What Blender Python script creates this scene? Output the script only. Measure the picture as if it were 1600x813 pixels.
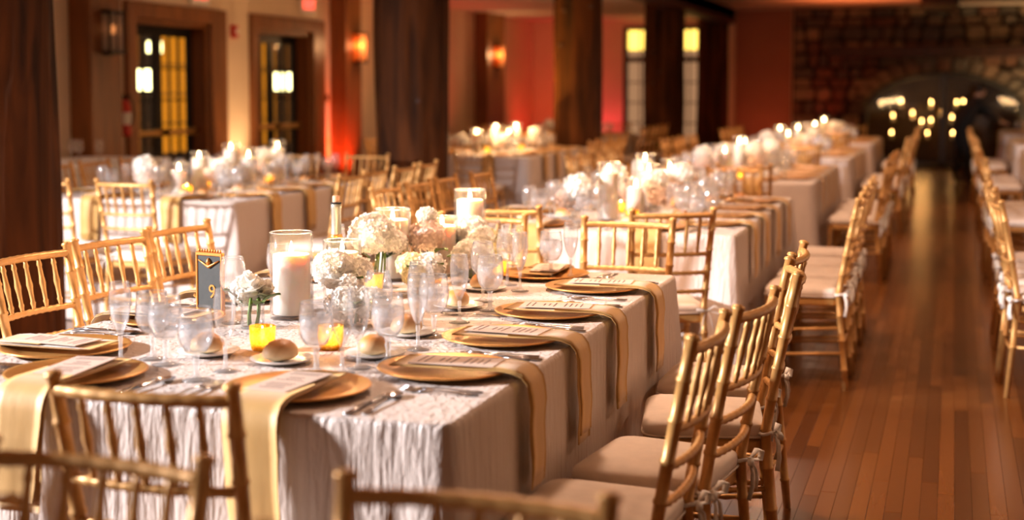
import bpy, bmesh, math, random
from mathutils import Vector, Matrix, noise

SC = bpy.context.scene
COL = SC.collection
for o in list(bpy.data.objects):
    bpy.data.objects.remove(o)
R = math.radians
rnd = random.Random(11)

# ------------------------------------------------------------------ camera
cam = bpy.data.cameras.new('camera')
cam.sensor_width = 36.0
cam.lens = 50.0
cam.shift_y = -106.5 / 1600.0
cam.clip_end = 120
cam.dof.use_dof = True
cam.dof.focus_distance = 4.25
cam.dof.aperture_fstop = 1.9
cam.dof.aperture_blades = 0
camo = bpy.data.objects.new('camera', cam)
COL.objects.link(camo)
camo.location = (0, 0, 1.44)
camo.rotation_euler = (R(90 - 4.1186), 0, R(17.2093))
SC.camera = camo

# ------------------------------------------------------------------ world, large lights, exposure
w = bpy.data.worlds.new('world')
SC.world = w
w.use_nodes = True
w.node_tree.nodes['Background'].inputs[0].default_value = (1.0, 0.60, 0.40, 1)
w.node_tree.nodes['Background'].inputs[1].default_value = 0.14
SC.view_settings.view_transform = 'Standard'
SC.view_settings.look = 'None'
SC.view_settings.exposure = 0.65
SC.view_settings.gamma = 1.0
SC.view_settings.use_curve_mapping = False
cy = SC.cycles
cy.max_bounces = 8
cy.diffuse_bounces = 3
cy.glossy_bounces = 3
cy.transmission_bounces = 4
cy.transparent_max_bounces = 40
cy.caustics_reflective = False
cy.caustics_refractive = False
cy.sample_clamp_indirect = 6.0
cy.use_denoising = True


def light(name, kind, loc, energy, color, size=0.1, target=None, spot=None, blend=0.5, parent=None, size_y=None):
    l = bpy.data.lights.new(name, kind)
    l.energy = energy
    l.color = color
    if kind == 'AREA':
        l.shape = 'DISK' if size_y is None else 'RECTANGLE'
        l.size = size
        if size_y is not None:
            l.size_y = size_y
    else:
        l.shadow_soft_size = size
    if kind == 'SPOT':
        l.spot_size = R(spot or 60)
        l.spot_blend = blend
    o = bpy.data.objects.new(name, l)
    COL.objects.link(o)
    o.location = loc
    if target is not None:
        d = Vector(target) - Vector(loc)
        o.rotation_euler = d.to_track_quat('-Z', 'Y').to_euler()
    if parent is not None:
        o.parent = parent
    return o


# white key light from the photographer's left, as the candle shading shows
light('key_spot_light', 'SPOT', (-7.4, 1.2, 2.68), 4300, (0.96, 0.95, 1.0), 0.22, (-2.6, 5.2, 0.8), 80, 0.6)

# ------------------------------------------------------------------ mesh building helpers


class MB:
    def __init__(self):
        self.v, self.f, self.s, self.m = [], [], [], []

    def add(self, vs, fs, smooth=True, mi=0):
        b = len(self.v)
        self.v += [tuple(p) for p in vs]
        for q in fs:
            self.f.append([b + i for i in q])
            self.s.append(smooth)
            self.m.append(mi)
        return self

    def box(self, x0, x1, y0, y1, z0, z1, mi=0, M=None):
        vs = [Vector((x, y, z)) for z in (z0, z1) for y in (y0, y1) for x in (x0, x1)]
        if M is not None:
            vs = [M @ p for p in vs]
        return self.add(vs, [(0, 2, 3, 1), (4, 5, 7, 6), (0, 1, 5, 4), (1, 3, 7, 5), (3, 2, 6, 7), (2, 0, 4, 6)], False, mi)

    def cbox(self, x0, x1, y0, y1, z0, z1, b, mi=0, M=None):
        """box with chamfered edges"""
        bm = bmesh.new()
        vs = [bm.verts.new((x, y, z)) for z in (z0, z1) for y in (y0, y1) for x in (x0, x1)]
        for q in [(0, 2, 3, 1), (4, 5, 7, 6), (0, 1, 5, 4), (1, 3, 7, 5), (3, 2, 6, 7), (2, 0, 4, 6)]:
            bm.faces.new([vs[i] for i in q])
        bmesh.ops.bevel(bm, geom=bm.edges[:], offset=b, segments=1, affect='EDGES')
        bm.verts.index_update()
        pts = [p.co.copy() for p in bm.verts]
        fs = [[p.index for p in f.verts] for f in bm.faces]
        bm.free()
        if M is not None:
            pts = [M @ p for p in pts]
        return self.add(pts, fs, False, mi)

    def tube(self, path, rad, n=8, caps=True, mi=0):
        P = [Vector(p) for p in path]
        if not hasattr(rad, '__len__'):
            rad = [rad] * len(P)
        vs, fs = [], []
        t0 = (P[1] - P[0]).normalized()
        up = Vector((0, 0, 1)) if abs(t0.z) < 0.9 else Vector((1, 0, 0))
        a = t0.cross(up).normalized()
        for i, p in enumerate(P):
            if i == 0:
                t = P[1] - P[0]
            elif i == len(P) - 1:
                t = P[-1] - P[-2]
            else:
                t = P[i + 1] - P[i - 1]
            t.normalize()
            a = (a - t * a.dot(t))
            a.normalize()
            b = t.cross(a)
            for k in range(n):
                th = 2 * math.pi * k / n
                vs.append(p + (a * math.cos(th) + b * math.sin(th)) * rad[i])
        for i in range(len(P) - 1):
            for k in range(n):
                k2 = (k + 1) % n
                fs.append((i * n + k, i * n + k2, (i + 1) * n + k2, (i + 1) * n + k))
        if caps:
            fs.append(tuple(range(n))[::-1])
            fs.append(tuple((len(P) - 1) * n + k for k in range(n)))
        return self.add(vs, fs, True, mi)

    def lathe(self, prof, n=24, c=(0, 0, 0), mi=0, smooth=True):
        vs, fs = [], []
        for r, z in prof:
            for k in range(n):
                th = 2 * math.pi * k / n
                vs.append((c[0] + max(r, 1e-5) * math.cos(th), c[1] + max(r, 1e-5) * math.sin(th), c[2] + z))
        for i in range(len(prof) - 1):
            for k in range(n):
                k2 = (k + 1) % n
                fs.append((i * n + k, i * n + k2, (i + 1) * n + k2, (i + 1) * n + k))
        return self.add(vs, fs, smooth, mi)

    def ribbon(self, path, wdir, wid, th=0.002, mi=0):
        """strip of given width and thickness along a path"""
        P = [Vector(p) for p in path]
        wd = Vector(wdir).normalized()
        vs, fs = [], []
        for i, p in enumerate(P):
            t = (P[min(i + 1, len(P) - 1)] - P[max(i - 1, 0)]).normalized()
            nrm = t.cross(wd).normalized() * th / 2
            ww = wid[i] if hasattr(wid, '__len__') else wid
            for s, q in ((-1, -1), (1, -1), (1, 1), (-1, 1)):
                vs.append(p + wd * (s * ww / 2) + nrm * q)
        for i in range(len(P) - 1):
            for k in range(4):
                k2 = (k + 1) % 4
                fs.append((i * 4 + k, i * 4 + k2, (i + 1) * 4 + k2, (i + 1) * 4 + k))
        fs.append((3, 2, 1, 0))
        e = (len(P) - 1) * 4
        fs.append((e, e + 1, e + 2, e + 3))
        return self.add(vs, fs, True, mi)

    def mesh(self, name, *mats):
        me = bpy.data.meshes.new(name)
        me.from_pydata(self.v, [], self.f)
        me.polygons.foreach_set('use_smooth', self.s)
        me.polygons.foreach_set('material_index', self.m)
        for m in mats:
            me.materials.append(m)
        me.update()
        return me


def obj(name, me, parent=None, loc=(0, 0, 0), rot=(0, 0, 0), scale=None):
    o = bpy.data.objects.new(name, me)
    COL.objects.link(o)
    o.location = loc
    o.rotation_euler = rot
    if scale is not None:
        o.scale = scale
    if parent is not None:
        o.parent = parent
    return o


def tag(o, label, cat, group=None):
    o['label'] = label
    o['category'] = cat
    if group:
        o['group'] = group
    return o


def struct(name, me, parent=None, loc=(0, 0, 0)):
    o = obj(name, me, parent, loc)
    if parent is None:
        o['kind'] = 'structure'
    return o


def inst(proto, name, label, cat, group, loc, rotz=0.0, scale=None):
    """a thing from a prototype list of (part name, mesh, index of parent part or None, offset)"""
    e = obj(name, None, None, loc, (0, 0, rotz), scale)
    e.empty_display_size = 0.05
    tag(e, label, cat, group)
    made = []
    for it in proto:
        nm, me, pi = it[0], it[1], it[2]
        off = it[3] if len(it) > 3 else (0, 0, 0)
        made.append(obj(nm, me, e if pi is None else made[pi], off))
    return e


# ------------------------------------------------------------------ materials
def srgb(r, g, b):
    f = lambda c: c / 12.92 if c <= 0.04045 else ((c + 0.055) / 1.055) ** 2.4
    return (f(r / 255), f(g / 255), f(b / 255), 1)


def mat(name, col, rough=0.5, metal=0.0, var=0.0, vscale=(8, 8, 8), bump=0.0, bscale=None, bdist=0.002, **kw):
    m = bpy.data.materials.new(name)
    m.use_nodes = True
    nt = m.node_tree
    b = nt.nodes['Principled BSDF']
    b.inputs['Base Color'].default_value = col
    b.inputs['Roughness'].default_value = rough
    b.inputs['Metallic'].default_value = metal
    for k, v in kw.items():
        b.inputs[k.replace('_', ' ')].default_value = v
    tc = nt.nodes.new('ShaderNodeTexCoord')

    def ntex(sc):
        mp = nt.nodes.new('ShaderNodeMapping')
        mp.inputs['Scale'].default_value = sc
        nt.links.new(tc.outputs['Object'], mp.inputs['Vector'])
        t = nt.nodes.new('ShaderNodeTexNoise')
        t.inputs['Scale'].default_value = 1.0
        t.inputs['Detail'].default_value = 5
        nt.links.new(mp.outputs[0], t.inputs['Vector'])
        return t
    if var > 0:
        t = ntex(vscale)
        rmp = nt.nodes.new('ShaderNodeValToRGB')
        c = col
        rmp.color_ramp.elements[0].position = 0.3
        rmp.color_ramp.elements[1].position = 0.7
        rmp.color_ramp.elements[0].color = (c[0] * (1 - var), c[1] * (1 - var), c[2] * (1 - var), 1)
        rmp.color_ramp.elements[1].color = (min(1, c[0] * (1 + var)), min(1, c[1] * (1 + var)), min(1, c[2] * (1 + var)), 1)
        nt.links.new(t.outputs['Fac'], rmp.inputs[0])
        nt.links.new(rmp.outputs[0], b.inputs['Base Color'])
    if bump > 0:
        t = ntex(bscale or vscale)
        bp = nt.nodes.new('ShaderNodeBump')
        bp.inputs['Strength'].default_value = bump
        bp.inputs['Distance'].default_value = bdist
        nt.links.new(t.outputs['Fac'], bp.inputs['Height'])
        nt.links.new(bp.outputs[0], b.inputs['Normal'])
    return m


def emit(name, col, strength, sample=True):
    m = bpy.data.materials.new(name)
    m.use_nodes = True
    nt = m.node_tree
    nt.nodes.remove(nt.nodes['Principled BSDF'])
    e = nt.nodes.new('ShaderNodeEmission')
    e.inputs[0].default_value = (*col[:3], 1)
    e.inputs[1].default_value = strength
    nt.links.new(e.outputs[0], nt.nodes['Material Output'].inputs[0])
    if not sample:
        m.cycles.emission_sampling = 'NONE'
    return m


def glass(name, tint=(0.97, 0.97, 0.97), ior=1.5, rough=0.03, boost=1.0, scatter=0.0, ccol=(0.9, 0.88, 0.85, 1)):
    """thin glass: clear transmission plus mirror reflection by Fresnel, optionally a little cloudy"""
    m = bpy.data.materials.new(name)
    m.use_nodes = True
    nt = m.node_tree
    nt.nodes.remove(nt.nodes['Principled BSDF'])
    out = nt.nodes['Material Output']
    tr = nt.nodes.new('ShaderNodeBsdfTransparent')
    tr.inputs[0].default_value = (*tint, 1)
    gl = nt.nodes.new('ShaderNodeBsdfGlossy')
    gl.inputs['Roughness'].default_value = rough
    fr = nt.nodes.new('ShaderNodeLayerWeight')
    fr.inputs[0].default_value = 0.5
    pw_ = nt.nodes.new('ShaderNodeMath')
    pw_.operation = 'POWER'
    pw_.inputs[1].default_value = 5.0
    nt.links.new(fr.outputs['Facing'], pw_.inputs[0])
    mu = nt.nodes.new('ShaderNodeMath')
    mu.operation = 'MULTIPLY_ADD'
    mu.use_clamp = True
    mu.inputs[1].default_value = 0.75 * boost
    mu.inputs[2].default_value = ((ior - 1) / (ior + 1)) ** 2 * boost
    nt.links.new(pw_.outputs[0], mu.inputs[0])
    mx = nt.nodes.new('ShaderNodeMixShader')
    base = tr
    if scatter > 0:
        df = nt.nodes.new('ShaderNodeBsdfDiffuse')
        df.inputs[0].default_value = ccol
        tl = nt.nodes.new('ShaderNodeBsdfTranslucent')
        tl.inputs[0].default_value = ccol
        m2 = nt.nodes.new('ShaderNodeMixShader')
        m2.inputs[0].default_value = 0.5
        nt.links.new(df.outputs[0], m2.inputs[1])
        nt.links.new(tl.outputs[0], m2.inputs[2])
        m3 = nt.nodes.new('ShaderNodeMixShader')
        m3.inputs[0].default_value = scatter
        nt.links.new(tr.outputs[0], m3.inputs[1])
        nt.links.new(m2.outputs[0], m3.inputs[2])
        base = m3
    nt.links.new(mu.outputs[0], mx.inputs[0])
    nt.links.new(base.outputs[0], mx.inputs[1])
    nt.links.new(gl.outputs[0], mx.inputs[2])
    nt.links.new(mx.outputs[0], out.inputs[0])
    return m


M = {}
M['gold_chair'] = mat('gold_chair_paint', srgb(206, 153, 88), 0.40, 0.35, 0.12, (30, 30, 30))
M['gold_rim'] = mat('gold_charger_lacquer', srgb(226, 164, 90), 0.34, 0.6, 0.08, (40, 40, 40), 0.15, (220, 220, 220), 0.0006)
M['napkin'] = mat('gold_satin_napkin', srgb(204, 157, 86), 0.55, 0.0, 0.10, (14, 14, 6), 0.25, (30, 30, 10), 0.004, Sheen_Weight=0.3)
M['cushion'] = mat('cushion_fabric', srgb(232, 214, 198), 0.85, 0.0, 0.05, (20, 20, 20), 0.2, (90, 90, 90), 0.002)
M['tie'] = mat('ribbon_fabric', srgb(244, 236, 226), 0.7)
M['steel'] = mat('polished_steel', srgb(205, 205, 208), 0.16, 1.0)
M['glass'] = glass('whitened_glass', (0.985, 0.985, 0.985), boost=1.5, rough=0.05, scatter=0.06, ccol=(1, 1, 1, 1))  # white mixed into clear glass, standing in for bright refraction
M['stem_glass'] = glass('whitened_stem_glass', (0.98, 0.98, 0.98), boost=2.0, rough=0.08, scatter=0.26, ccol=(1, 1, 1, 1))  # whiter still: highlights along stems and rims put into the colour
M['glass_thick'] = glass('whitened_cylinder_glass', (0.985, 0.985, 0.985), boost=1.5, ior=1.5, rough=0.07, scatter=0.014, ccol=(1, 1, 1, 1))  # faint painted haze so the clear walls catch the eye
M['water'] = glass('iced_water', tint=(0.96, 0.96, 0.97), ior=1.33, rough=0.15, boost=1.6, scatter=0.23, ccol=(1, 1, 1, 1))
M['wax'] = mat('ivory_wax', srgb(250, 238, 222), 0.5, 0.0, Subsurface_Weight=0.35, Subsurface_Scale=0.03)
M['wax'].node_tree.nodes['Principled BSDF'].inputs['Subsurface Radius'].default_value = (1.0, 0.6, 0.35)
M['flame'] = emit('candle_flame', (1.0, 0.72, 0.34), 55, False)
M['flame_far'] = emit('far_candle_flame', (1.0, 0.66, 0.27), 60, False)
M['wick'] = mat('wick', srgb(30, 24, 20), 0.9)
def petal_mat(name, col):
    m = bpy.data.materials.new(name)
    m.use_nodes = True
    nt = m.node_tree
    nt.nodes.remove(nt.nodes['Principled BSDF'])
    d = nt.nodes.new('ShaderNodeBsdfDiffuse')
    t = nt.nodes.new('ShaderNodeBsdfTranslucent')
    d.inputs[0].default_value = col
    t.inputs[0].default_value = col
    x = nt.nodes.new('ShaderNodeMixShader')
    x.inputs[0].default_value = 0.30
    nt.links.new(d.outputs[0], x.inputs[1])
    nt.links.new(t.outputs[0], x.inputs[2])
    nt.links.new(x.outputs[0], nt.nodes['Material Output'].inputs[0])
    return m


M['petal'] = petal_mat('white_petal', srgb(254, 249, 240)) #'white_petal', srgb(252, 246, 236), 0.7, 0.0, Subsurface_Weight=0.0)
M['petal_b'] = petal_mat('blush_petal', srgb(250, 228, 212))
M['petal_y'] = petal_mat('pale_yellow_petal', srgb(248, 240, 200))
M['stem'] = mat('green_stem', srgb(120, 150, 70), 0.5)
M['leaf'] = mat('green_leaf', srgb(96, 122, 62), 0.5)
M['china'] = mat('white_china', srgb(244, 240, 236), 0.2)
M['card'] = mat('blush_card', srgb(222, 196, 178), 0.75)
M['print'] = mat('menu_print', srgb(118, 90, 80), 0.8)
M['slate'] = mat('chalkboard', srgb(62, 63, 60), 0.8, 0, 0.1, (40, 40, 40))
M['gilt'] = mat('gilt_frame', srgb(226, 150, 76), 0.35, 0.7)
M['bottle'] = mat('dark_bottle_glass', srgb(24, 32, 20), 0.08, 0, Transmission_Weight=0.2)
M['foil'] = mat('silver_foil', srgb(150, 150, 140), 0.4, 0.3)
M['cork'] = mat('pale_capsule', srgb(204, 160, 132), 0.6)


def crust_mat():
    m = mat('bread_crust', srgb(214, 150, 84), 0.5, 0)
    nt = m.node_tree
    b = nt.nodes['Principled BSDF']
    tc = nt.nodes.new('ShaderNodeTexCoord')
    sp = nt.nodes.new('ShaderNodeSeparateXYZ')
    nt.links.new(tc.outputs['Generated'], sp.inputs[0])
    r = nt.nodes.new('ShaderNodeValToRGB')
    r.color_ramp.elements[0].position = 0.15
    r.color_ramp.elements[0].color = srgb(248, 222, 174)
    r.color_ramp.elements[1].position = 0.85
    r.color_ramp.elements[1].color = srgb(206, 134, 66)
    nt.links.new(sp.outputs[2], r.inputs[0])
    nt.links.new(r.outputs[0], b.inputs['Base Color'])
    return m


M['crust'] = crust_mat()


def cloth_mat():
    m = mat('crinkled_champagne_cloth', srgb(216, 198, 186), 0.42, 0.0, Sheen_Weight=0.15)
    nt = m.node_tree
    b = nt.nodes['Principled BSDF']
    tc = nt.nodes.new('ShaderNodeTexCoord')
    mp = nt.nodes.new('ShaderNodeMapping')
    mp.inputs['Scale'].default_value = (46, 46, 6)
    nt.links.new(tc.outputs['Object'], mp.inputs['Vector'])
    n1 = nt.nodes.new('ShaderNodeTexNoise')
    n1.inputs['Scale'].default_value = 1.0
    n1.inputs['Detail'].default_value = 3
    n1.inputs['Distortion'].default_value = 0.6
    nt.links.new(mp.outputs[0], n1.inputs['Vector'])
    mp2 = nt.nodes.new('ShaderNodeMapping')
    mp2.inputs['Scale'].default_value = (130, 130, 60)
    nt.links.new(tc.outputs['Object'], mp2.inputs['Vector'])
    n2 = nt.nodes.new('ShaderNodeTexNoise')
    n2.inputs['Scale'].default_value = 1.0
    n2.inputs['Detail'].default_value = 2
    nt.links.new(mp2.outputs[0], n2.inputs['Vector'])
    b1 = nt.nodes.new('ShaderNodeBump')
    b1.inputs['Strength'].default_value = 0.9
    b1.inputs['Distance'].default_value = 0.012
    nt.links.new(n1.outputs['Fac'], b1.inputs['Height'])
    b2 = nt.nodes.new('ShaderNodeBump')
    b2.inputs['Strength'].default_value = 0.5
    b2.inputs['Distance'].default_value = 0.003
    nt.links.new(n2.outputs['Fac'], b2.inputs['Height'])
    nt.links.new(b1.outputs[0], b2.inputs['Normal'])
    nt.links.new(b2.outputs[0], b.inputs['Normal'])
    return m


M['cloth'] = cloth_mat()


def votive_mat():
    m = bpy.data.materials.new('gold_mercury_glass')
    m.use_nodes = True
    nt = m.node_tree
    nt.nodes.remove(nt.nodes['Principled BSDF'])
    out = nt.nodes['Material Output']
    tc = nt.nodes.new('ShaderNodeTexCoord')
    vo = nt.nodes.new('ShaderNodeTexVoronoi')
    vo.inputs['Scale'].default_value = 170
    nt.links.new(tc.outputs['Object'], vo.inputs['Vector'])
    rp = nt.nodes.new('ShaderNodeValToRGB')
    rp.color_ramp.elements[0].position = 0.25
    rp.color_ramp.elements[0].color = (1.0, 0.82, 0.30, 1)
    rp.color_ramp.elements[1].position = 0.7
    rp.color_ramp.elements[1].color = (0.95, 0.50, 0.06, 1)
    nt.links.new(vo.outputs['Distance'], rp.inputs[0])
    tl = nt.nodes.new('ShaderNodeBsdfTranslucent')
    nt.links.new(rp.outputs[0], tl.inputs[0])
    gl = nt.nodes.new('ShaderNodeBsdfGlossy')
    gl.inputs['Roughness'].default_value = 0.18
    nt.links.new(rp.outputs[0], gl.inputs[0])
    tr = nt.nodes.new('ShaderNodeBsdfTransparent')
    tr.inputs[0].default_value = (1, 0.75, 0.3, 1)
    a = nt.nodes.new('ShaderNodeMixShader')
    a.inputs[0].default_value = 0.3
    nt.links.new(tl.outputs[0], a.inputs[1])
    nt.links.new(gl.outputs[0], a.inputs[2])
    c = nt.nodes.new('ShaderNodeMixShader')
    c.inputs[0].default_value = 0.25
    nt.links.new(a.outputs[0], c.inputs[1])
    nt.links.new(tr.outputs[0], c.inputs[2])
    nt.links.new(c.outputs[0], out.inputs[0])
    return m


M['votive'] = votive_mat()
M['plaster'] = mat('cream_plaster', srgb(232, 206, 176), 0.85, 0, 0.04, (2, 2, 2))
M['panel_brown'] = mat('brown_plaster', srgb(168, 112, 88), 0.85, 0, 0.05, (2, 2, 2))
M['ceil'] = mat('ceiling_plaster', srgb(220, 200, 184), 0.9)
M['wood'] = mat('stained_wood', srgb(126, 72, 30), 0.45, 0, 0.3, (10, 10, 1.2), 0.2, (30, 30, 2))
M['darkwood'] = mat('dark_wood', srgb(62, 34, 24), 0.55, 0, 0.3, (10, 10, 1.2), 0.2, (30, 30, 2))
M['iron'] = mat('black_iron', srgb(34, 30, 28), 0.5, 0.6)
M['alu'] = mat('brushed_metal', srgb(150, 142, 128), 0.35, 0.8)
M['brass'] = mat('brass_bar', srgb(206, 160, 96), 0.3, 0.9)
M['red'] = mat('red_enamel', srgb(196, 34, 24), 0.35)
M['white'] = mat('white_plastic', srgb(240, 236, 228), 0.45)
M['black'] = mat('black_cloth', srgb(16, 15, 16), 0.85)
M['skin'] = mat('skin', srgb(200, 150, 120), 0.6)
M['hair'] = mat('dark_hair', srgb(26, 18, 14), 0.6)
M['linen'] = mat('white_linen', srgb(238, 234, 236), 0.6, 0, 0, (1, 1, 1), 0.4, (14, 14, 3), 0.01)


def trunk_mat():
    m = mat('bark_stripped_log', srgb(86, 52, 32), 0.75, Specular_IOR_Level=0.15)
    nt = m.node_tree
    b = nt.nodes['Principled BSDF']
    tc = nt.nodes.new('ShaderNodeTexCoord')
    mp = nt.nodes.new('ShaderNodeMapping')
    mp.inputs['Scale'].default_value = (9, 9, 0.9)
    nt.links.new(tc.outputs['Object'], mp.inputs['Vector'])
    n = nt.nodes.new('ShaderNodeTexNoise')
    n.inputs['Scale'].default_value = 1.0
    n.inputs['Detail'].default_value = 8
    n.inputs['Distortion'].default_value = 0.8
    nt.links.new(mp.outputs[0], n.inputs['Vector'])
    r = nt.nodes.new('ShaderNodeValToRGB')
    r.color_ramp.elements[0].position = 0.32
    r.color_ramp.elements[0].color = srgb(34, 16, 5)
    r.color_ramp.elements[1].position = 0.68
    r.color_ramp.elements[1].color = srgb(92, 50, 20)
    nt.links.new(n.outputs['Fac'], r.inputs[0])
    nt.links.new(r.outputs[0], b.inputs['Base Color'])
    bp = nt.nodes.new('ShaderNodeBump')
    bp.inputs['Strength'].default_value = 0.8
    bp.inputs['Distance'].default_value = 0.02
    nt.links.new(n.outputs['Fac'], bp.inputs['Height'])
    nt.links.new(bp.outputs[0], b.inputs['Normal'])
    return m


M['trunk'] = trunk_mat()


def floor_mat(name, strips):
    m = mat(name, srgb(150, 92, 52), 0.24, 0)
    nt = m.node_tree
    b = nt.nodes['Principled BSDF']
    tc = nt.nodes.new('ShaderNodeTexCoord')
    oi = nt.nodes.new('ShaderNodeObjectInfo')
    mp = nt.nodes.new('ShaderNodeMapping')
    mp.inputs['Scale'].default_value = (30, 1.3, 1)
    nt.links.new(tc.outputs['Object'], mp.inputs['Vector'])
    n = nt.nodes.new('ShaderNodeTexNoise')
    n.inputs['Scale'].default_value = 1.0
    n.inputs['Detail'].default_value = 4
    nt.links.new(mp.outputs[0], n.inputs['Vector'])
    r = nt.nodes.new('ShaderNodeValToRGB')
    r.color_ramp.elements[0].color = srgb(86, 47, 17)
    r.color_ramp.elements[1].color = srgb(128, 77, 33)
    r.color_ramp.elements[0].position = 0.2
    r.color_ramp.elements[1].position = 0.8
    if strips:
        br = nt.nodes.new('ShaderNodeTexBrick')
        br.inputs['Scale'].default_value = 1.0
        br.inputs['Brick Width'].default_value = 1.6
        br.inputs['Row Height'].default_value = 0.0575
        br.inputs['Mortar Size'].default_value = 0.0012
        br.inputs['Color1'].default_value = (0.3, 0.3, 0.3, 1)
        br.inputs['Color2'].default_value = (0.65, 0.65, 0.65, 1)
        br.inputs['Mortar'].default_value = (0.05, 0.05, 0.05, 1)
        m2 = nt.nodes.new('ShaderNodeMapping')
        m2.inputs['Rotation'].default_value = (0, 0, R(90))
        nt.links.new(tc.outputs['Object'], m2.inputs['Vector'])
        nt.links.new(m2.outputs[0], br.inputs['Vector'])
        src = br.outputs['Color']
    else:
        src = oi.outputs['Random']
    mx = nt.nodes.new('ShaderNodeMix')
    mx.data_type = 'FLOAT'
    mx.inputs[0].default_value = 0.30
    nt.links.new(src, mx.inputs[2])
    nt.links.new(n.outputs['Fac'], mx.inputs[3])
    nt.links.new(mx.outputs[0], r.inputs[0])
    nt.links.new(r.outputs[0], b.inputs['Base Color'])
    return m


M['floor'] = floor_mat('strip_floor_far', True)
M['plank'] = floor_mat('strip_floor_plank', False)

# ------------------------------------------------------------------ the setting
XL, YB, ZC, ZS = -8.1, 27.6, 2.98, 2.80      # left wall, back wall, ceiling, side-aisle ceiling
fl = struct('floor', MB().box(-11.2, 6.0, -3.0, YB + 1.4, -0.2, -0.003).mesh('floor', M['floor']))
# strip planks of the open aisle, nearest to the camera
pw = 0.0575
pcache = {}
for i in range(26):
    x = -0.80 + i * pw
    y = 4.0 + rnd.uniform(-1.2, 0)
    while y < 13.0:
        L = rnd.choice([0.8, 1.1, 1.4, 1.8, 2.2])
        if L not in pcache:
            pcache[L] = MB().cbox(-pw / 2 + .0006, pw / 2 - .0006, 0.0008, L - 0.0008, -0.012, 0.0, 0.0008).mesh('plank', M['plank'])
        if y + L > 4.3:
            obj('plank', pcache[L], fl, (x, y, rnd.uniform(-0.0003, 0)))
        y += L

struct('ceiling', MB().box(-4.05, 6.0, -3.0, YB, ZC, ZC + 0.15).mesh('ceiling', M['ceil']))
struct('ceiling_side_aisle', MB().box(XL, -4.05, -3.0, YB, ZS, ZC + 0.15).mesh('ceiling', M['ceil']))
struct('wall_right', MB().box(6.0, 6.15, -3.0, YB, 0, ZC).mesh('wall', M['plaster']))

# left wall with two door openings
D = [(12.92, 14.47), (15.62, 17.17)]
DH = 2.18
wl = MB()
ys = [-3.0] + [y for d in D for y in d] + [YB]
for a, b in zip(ys[::2], ys[1::2]):
    wl.box(XL - 0.25, XL, a, b, 0, ZS)
for a, b in D:
    wl.box(XL - 0.25, XL, a, b, DH, ZS)
struct('wall_left', wl.mesh('wall_left', M['plaster']))
bl = MB()
for a, b in ((-3.0, 11.79), (14.85, 15.43), (17.55, 17.77), (18.31, 23.89), (24.91, YB)):
    bl.cbox(XL + 0.001, XL + 0.03, a, b, 0, 0.16, 0.006)
struct('baseboard_left', bl.mesh('baseboard', M['wood']))


def glass_door(idx, a, b):
    root = obj('door_%d' % idx, None, None, (XL, a, 0))
    root['kind'] = 'structure'
    W = b - a
    # casing
    for y0, y1, z0, z1 in ((-0.17, 0.0, 0, DH + 0.17), (W, W + 0.36, 0, DH + 0.17), (0.0, W, DH, DH + 0.17)):
        obj('door_casing', MB().cbox(0.001, 0.06, y0, y1, z0, z1, 0.008).mesh('casing', M['wood']), root)
    for y0, y1, z0, z1 in ((0.0, 0.05, 0, DH), (W - 0.05, W, 0, DH), (0.05, W - 0.05, DH - 0.05, DH)):
        obj('door_jamb', MB().box(-0.25, 0.0, y0, y1, z0, z1).mesh('jamb', M['wood']), root)
    lw = (W - 0.1) / 2
    for k in range(2):
        y0 = 0.05 + k * lw
        leaf = obj('door_leaf', MB().box(-0.22, -0.175, y0, y0 + 0.075, 0.01, DH - 0.05).box(-0.22, -0.175, y0 + lw - 0.075, y0 + lw, 0.01, DH - 0.05)
                   .box(-0.22, -0.175, y0 + 0.075, y0 + lw - 0.075, 0.01, 0.28).box(-0.22, -0.175, y0 + 0.075, y0 + lw - 0.075, DH - 0.16, DH - 0.05).mesh('leaf', M['iron']), root)
        gy0, gy1, gz0, gz1 = y0 + 0.075, y0 + lw - 0.075, 0.28, DH - 0.16
        ny, nz = 3, 5
        for i in range(1, ny):
            yy = gy0 + (gy1 - gy0) * i / ny
            obj('glazing_bar', MB().box(-0.21, -0.185, yy - 0.009, yy + 0.009, gz0, gz1).mesh('bar', M['iron']), leaf)
        for j in range(1, nz):
            zz = gz0 + (gz1 - gz0) * j / nz
            obj('glazing_bar', MB().box(-0.209, -0.186, gy0, gy1, zz - 0.009, zz + 0.009).mesh('bar', M['iron']), leaf)
        for i in range(ny):
            for j in range(nz):
                ya, yb = gy0 + (gy1 - gy0) * i / ny, gy0 + (gy1 - gy0) * (i + 1) / ny
                za, zb = gz0 + (gz1 - gz0) * j / nz, gz0 + (gz1 - gz0) * (j + 1) / nz
                obj('pane', MB().box(-0.2, -0.195, ya, yb, za, zb).mesh('pane', M['glass']), leaf)
        obj('push_bar', MB().cbox(-0.13, -0.09, y0 + 0.06, y0 + lw - 0.06, 0.94, 1.0, 0.008).box(-0.176, -0.09, y0 + 0.06, y0 + 0.10, 0.93, 1.01).box(-0.176, -0.09, y0 + lw - 0.10, y0 + lw - 0.06, 0.93, 1.01).mesh('bar', M['brass']), leaf)


for i, (a, b) in enumerate(D):
    glass_door(i + 1, a, b)

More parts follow.
